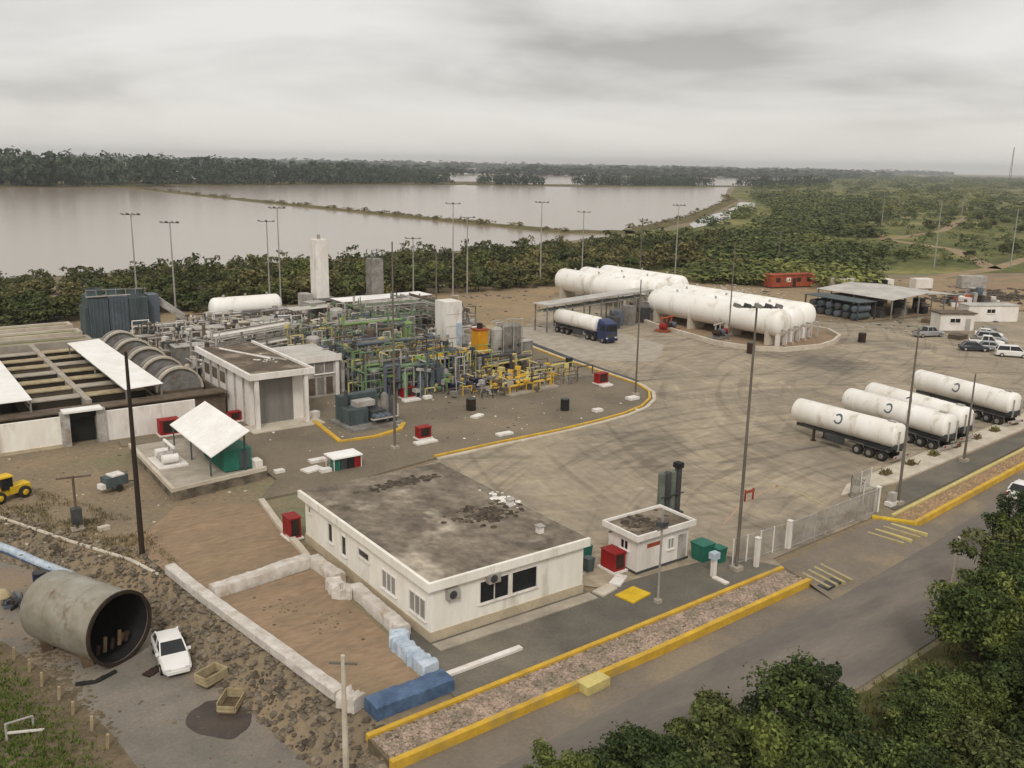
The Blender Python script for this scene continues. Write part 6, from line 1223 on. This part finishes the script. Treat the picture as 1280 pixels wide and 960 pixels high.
big = [(crown_mesh('crown_a', 'leaf_a', 3.6, 2.7, 70, 15000, 0.16, 11, 4.6, 0.26, 1), trunk_mesh('trunk_a', 6.2, 0.26, 1, 8, 2.9)),
       (crown_mesh('crown_b', 'leaf_b', 3.3, 3.0, 60, 13500, 0.17, 12, 4.8, 0.27, 1), trunk_mesh('trunk_b', 6.6, 0.24, 2, 8, 2.6)),
       (crown_mesh('crown_c', 'leaf_e', 3.9, 2.4, 75, 15000, 0.15, 13, 4.2, 0.25, 1), trunk_mesh('trunk_c', 5.8, 0.25, 3, 8, 3.0)),
       (crown_mesh('crown_d', 'leaf_g', 3.5, 2.6, 58, 12000, 0.18, 14, 4.5, 0.27, 1), trunk_mesh('trunk_d', 6.0, 0.25, 7, 8, 2.8)),
       (crown_mesh('crown_e', 'leaf_e', 3.4, 3.1, 64, 14000, 0.16, 15, 4.8, 0.26, 1), trunk_mesh('trunk_e', 6.4, 0.25, 8, 8, 2.7))]
mid = [(crown_mesh('crown_m1', 'leaf_c', 2.9, 2.3, 26, 1500, 0.42, 21, 3.2), trunk_mesh('trunk_m1', 4.2, 0.2, 4, 4, 1.5)),
       (crown_mesh('crown_m2', 'leaf_c', 2.6, 2.6, 22, 1400, 0.42, 22, 3.5), trunk_mesh('trunk_m2', 4.6, 0.2, 5, 4, 1.3)),
       (crown_mesh('crown_m3', 'leaf_d', 3.2, 2.1, 28, 1600, 0.42, 23, 2.9), trunk_mesh('trunk_m3', 3.8, 0.2, 6, 4, 1.6))]
def tree(protos, i, x, y, z, s, rz, label, group, sz=None):
    cr, tr = protos[i % len(protos)]
    t = T('tree', label, 'tree', (x, y, z), rz, group); t.scale = (s, s, sz or s)
    inst('crown', cr, t); inst('trunk', tr, t)
    return t
FG = [(18.4, 25.0, 0.55, 'leafy tree at the bottom edge, leftmost of the roadside row'), (21.6, 24.6, 0.66, 'leafy roadside tree second from the left of the bottom row'), (25.2, 24.0, 0.78, 'leafy roadside tree in the left half of the bottom row'), (29.2, 23.4, 0.88, 'leafy roadside tree before the middle of the bottom row'), (33.6, 22.4, 0.98, 'tallest leafy tree of the bottom row beside the road'), (28.4, 19.0, 0.9, 'leafy tree in front of the bottom row at the frame edge'), (24.0, 20.0, 0.85, 'leafy tree at the bottom edge below the left row'), (33.2, 17.8, 0.85, 'low leafy tree below the tallest roadside tree'), (37.4, 15.4, 0.85, 'leafy tree at the bottom edge right of centre'), (42.0, 14.4, 0.9, 'leafy tree at the bottom right corner'), (48.6, 22.4, 0.98, 'dense round tree at the right roadside, nearest the post'), (53.4, 23.0, 1.02, 'dense tree at the right edge, upper one'), (46.6, 17.4, 0.95, 'dense tree at the right edge below the round one'), (57.6, 24.8, 0.95, 'tree at the far right edge beside the road'), (65.6, 28.4, 0.8, 'small tree by the white car on the road'), (38.6, 19.6, 0.62, 'small bush like tree right of the tallest roadside tree'), (42.0, 19.4, 0.66, 'bushy low tree in the gap left of the round tree')]
for i, (x, y, s, lab) in enumerate(FG): tree(big, i, x, y, -0.5, s * 0.74, i * 1.7, lab, 'roadside trees at the bottom', s * 0.74 * (0.9 + 0.07 * (i * 7 % 4)))
N = 2600
px = rng.uniform(14, 70, N); py = rng.uniform(8, 28, N); lim = np.interp(px, [14, 35, 50, 70], [22.4, 24.0, 25.0, 27.2])
mk = py < lim; P_ = np.stack([px[mk], py[mk], np.full(mk.sum(), -0.45)], -1)
Q = np.concatenate([tuft_quads(P_ + rng.normal(0, 0.25, P_.shape) * np.array([1, 1, 0]), 0.4, 0.1) for _ in range(12)])
stuff('undergrowth', quads_mesh('undergrowth', Q, 'grass'), 'rough green and dry undergrowth below the roadside trees', 'undergrowth')
pts_v = [(random.uniform(16, 68), random.uniform(9, 27)) for _ in range(420)]
pts_v = [(x, y, -0.45) for x, y in pts_v if y < np.interp(x, [14, 35, 50, 70], [22.6, 22.6, 23.0, 26.0])]
VERGE = (pts_v, [(k, k, k * 0.8) for k in (random.uniform(0.7, 1.5) for _ in pts_v)])
struct('verge', MB().sheet([(14, 5), (75, 5), (92, 29.8), (66, 27.2), (50, 25.2), (35, 24.2), (17, 22.4)], -0.40), 'verge_soil')
# tree belt between plant and pond
def shore_y(x): return np.interp(x, [-70, 110, 180, 232, 275, 361], [228, 236, 246, 262, 280, 335])
cnt = 0; bp, bs = [], []
for row, (y0, hs) in enumerate([(167, 1.0), (174, 1.0), (183, 1.0), (193, 1.0), (204, 0.95), (215, 0.9), (225, 0.8)]):
    x = -60 if row < 3 else -40
    while x < 330:
        x += random.uniform(3.6, 6.4)
        yy = y0 + random.uniform(-3, 3) + max(0, (x - 110)) * 0.10
        if yy > shore_y(x) - 1 or (x > 185 and yy < 170) or (x > 230 and yy < shore_y(x) - 45): continue
        if x > 138 and yy < 176: continue
        s = hs * random.uniform(0.62, 1.12) * (0.74 if x < 60 else (0.95 if x < 130 else 1.02)); cnt += 1
        if row in (0, 1, 3) and 5 < x < 260:
            tree(mid, cnt, x, yy, 0, s * 1.1, random.uniform(0, 6), 'olive green scrub tree in the belt between plant and pond', 'tree belt along the pond', s * random.uniform(0.8, 1.05))
        else: bp.append((x, yy, 0)); bs.append((3.3 * s, 3.3 * s, 3.6 * s * random.uniform(0.8, 1.1)))
for i in range(700):
    x = random.uniform(-60, 320); yy = random.uniform(163, 232) + max(0, x - 110) * 0.10
    if yy > shore_y(x) - 1 or (x > 230 and yy < shore_y(x) - 45) or (x > 138 and yy < 176) or (45 < x < 64 and yy < 166): continue
    k = random.uniform(0.6, 1.3); bp.append((x, yy, 0)); bs.append((2.2 * k, 2.2 * k, 1.5 * k))
# scrub trees on the right
def near_canal(x, y):
    for ax_, ay_ in ((318, 290), (380, 325), (440, 362), (520, 425), (600, 490), (640, 525)):
        for k in (0, 0.05, 0.1, 0.15):
            if math.hypot(x - ax_ * (1 - k), y - ay_ * (1 - k)) < 14: return True
    return False
def meadow(x, y): return (280 < x < 520 and 0.36 * x + 28 < y < 0.36 * x + 128 and math.sin(x * 0.05) + math.sin(y * 0.07) > -1.1)
for i in range(190):
    d_ = random.uniform(0, 1) ** 1.4; a = R_(random.uniform(24, 45.5)); r = 235 + d_ * 900
    x, y = math.cos(a) * r, math.sin(a) * r
    if y > np.interp(x, [150, 262, 361, 627, 705, 990], [160, 268, 328, 520, 600, 830]): continue
    if (205 < x < 300 and y < 150 and r < 300) or near_canal(x, y) or (meadow(x, y) and random.random() < 0.85): continue
    s = random.uniform(0.4, 0.9)
    tree(mid, i, x, y, 0, s * 1.1, random.uniform(0, 6), 'scattered green scrub tree on the plain right of the ponds', 'scrub trees on the right', s * random.uniform(0.6, 0.9))
def mass(name, label, pts, sizes, m, nleaf, leafk, cat='trees', seed=3, flat=0.8):
    g_ = np.random.default_rng(seed); Qs = []
    base = quads = None
    protos = []
    for k in range(4):
        me = crown_mesh('tmp', m, 1.0, flat, 14, nleaf, leafk, 100 + seed * 7 + k, flat * 0.75)
        co = np.empty(len(me.vertices) * 3, np.float32); me.vertices.foreach_get('co', co); protos.append(co.reshape(-1, 4, 3)); bpy.data.meshes.remove(me)
    for i, (p, s) in enumerate(zip(pts, sizes)):
        q = protos[i % 4]; a = g_.uniform(0, 6.28); c_, s_ = math.cos(a), math.sin(a)
        W = np.stack([q[..., 0] * c_ - q[..., 1] * s_, q[..., 0] * s_ + q[..., 1] * c_, q[..., 2]], -1) * np.array(s) + np.array(p); Qs.append(W)
    return stuff(name, quads_mesh(name, np.concatenate(Qs), m), label, cat)
mass('belt_thicket', 'dense olive thicket filling the belt between plant and pond', bp, bs, 'leaf_c', 260, 0.16, seed=9)
mass('verge_bushes', 'low green bushes filling the verge between the roadside trees', VERGE[0], VERGE[1], 'leaf_b', 420, 0.12, 'bushes', seed=12)
# left far wood
pts, sz = [], []
for i in range(620):
    x = random.uniform(-1500, 660); yb = np.interp(x, [-1500, -1000, -300, 190, 420, 660], [1160, 1020, 912, 912, 992, 1020]); y = yb + random.uniform(2, 130)
    k = random.uniform(0.75, 1.2) * np.interp(x, [-1500, 100, 400, 560, 660], [1.15, 1.1, 0.95, 0.8, 0.55]); pts.append((x, y, 0.3)); sz.append((15 * k, 15 * k, 17 * k))
mass('far_wood', 'dark far wood along the left shore of the pond', pts, sz, 'leaf_far', 320, 0.12, seed=3)
pts, sz = [], []
for i in range(240):
    x = random.uniform(690, 1290); gap = math.sin(x * 0.045) + math.sin(x * 0.021 + 1)
    if gap < -0.7: continue
    y = np.interp(x, [690, 1290], [1010, 915]) + random.uniform(-14, 30); k = random.uniform(0.7, 1.2); pts.append((x, y, 0.3)); sz.append((7 * k, 7 * k, 9 * k))
mass('mangrove_row', 'dark mangrove row with gaps on the middle bank', pts, sz, 'leaf_far', 120, 0.18, seed=4)
pts, sz = [], []
for (x0, y0, x1, y1, n) in [(900, 1930, 2500, 1670, 120), (300, 2530, 1300, 2380, 70), (1700, 2340, 3300, 2080, 100), (-1500, 3650, 6500, 3650, 420), (-3000, 5300, 6500, 4400, 420)]:
    for i in range(n):
        t_ = random.random(); k = random.uniform(0.7, 1.3); d0 = math.hypot(x0 + x1, y0 + y1) / 2; ss = 6 + d0 * 0.0022
        pts.append((x0 + (x1 - x0) * t_, y0 + (y1 - y0) * t_ + random.uniform(0, 60), 0.3)); sz.append((ss * 3.0 * k, ss * 3.0 * k, ss * k))
mass('far_treeline', 'hazy tree lines on the flooded plain at the horizon', pts, sz, 'leaf_far', 60, 0.3, seed=5)
pts, sz = [], []
for i in range(2700):
    a = R_(random.uniform(18, 46)) if i < 1500 else R_(random.uniform(33, 43)); r = (320 + (random.random() ** 1.5) * 4200) if i < 1500 else random.uniform(225, 900); x, y = math.cos(a) * r, math.sin(a) * r
    if y > np.interp(x, [150, 262, 361, 627, 705, 980, 1900, 4600], [150, 262, 322, 510, 590, 820, 1430, 3200]): continue
    if near_canal(x, y) or meadow(x, y): continue
    k = random.uniform(0.5, 1.2); ss = 3.0 + r * 0.0012; pts.append((x, y, 0)); sz.append((ss * (1.5 + r * 0.0006) * k, ss * (1.5 + r * 0.0006) * k, ss * 0.8 * k))
mass('far_scrub', 'dense dark green scrub spreading to the horizon on the right', pts, sz, 'leaf_d', 170, 0.14, seed=6)
pts, sz = [], []
for i in range(2600):
    x = random.uniform(150, 700); y = random.uniform(105, 560)
    if y > np.interp(x, [150, 262, 361, 627], [150, 258, 318, 505]) or y < np.interp(x, [150, 200, 262, 300, 520], [172, 158, 144, 134, 150]): continue
    if near_canal(x, y) or (meadow(x, y) and random.random() < 0.35): continue
    k = random.uniform(0.4, 1.2); pts.append((x, y, 0)); sz.append((2.2 * k, 2.2 * k, 1.5 * k))
mass('low_scrub', 'low green and yellowish scrub on the plain beyond the yard', pts, sz, 'leaf_d', 130, 0.17, seed=7)
# bushes along the dykes
pts, sz = [], []
for P0, wj in ((sub([(214, 900), (224, 600), (232, 420), (240, 296)], 26), 1.6), (sub([(262, 284), (361, 345), (500, 449), (627, 545), (705, 624)], 14), 3.0)):
    for x, y in P0:
        if random.random() < 0.75: k = random.uniform(0.5, 1.3); pts.append((x + random.uniform(-wj, wj), y + random.uniform(-wj, wj), 0.8)); sz.append((1.9 * k, 1.9 * k, 1.1 * k))
mass('dyke_bushes', 'low brownish bushes along the pond dykes', pts, sz, 'leaf_dry', 60, 0.3, seed=8)

# ------------------------------------------------------------------ haze
hzm = bpy.data.materials.new('haze'); hzm.use_nodes = True; N_, L_ = hzm.node_tree.nodes, hzm.node_tree.links
N_.clear(); ho = N_.new('ShaderNodeOutputMaterial'); pv = N_.new('ShaderNodeVolumePrincipled'); pv.inputs['Color'].default_value = (0.985, 0.985, 0.985, 1); pv.inputs['Density'].default_value = 0.00013; pv.inputs['Anisotropy'].default_value = 0.2
L_.new(pv.outputs[0], ho.inputs['Volume']); MATS['haze'] = hzm
hzo = MB().bx(-11500, -11500, -4.0, 11500, 11500, 95).build('haze', 'haze'); tag(hzo, 'thin pale haze over the whole plain', 'haze', kind='stuff')
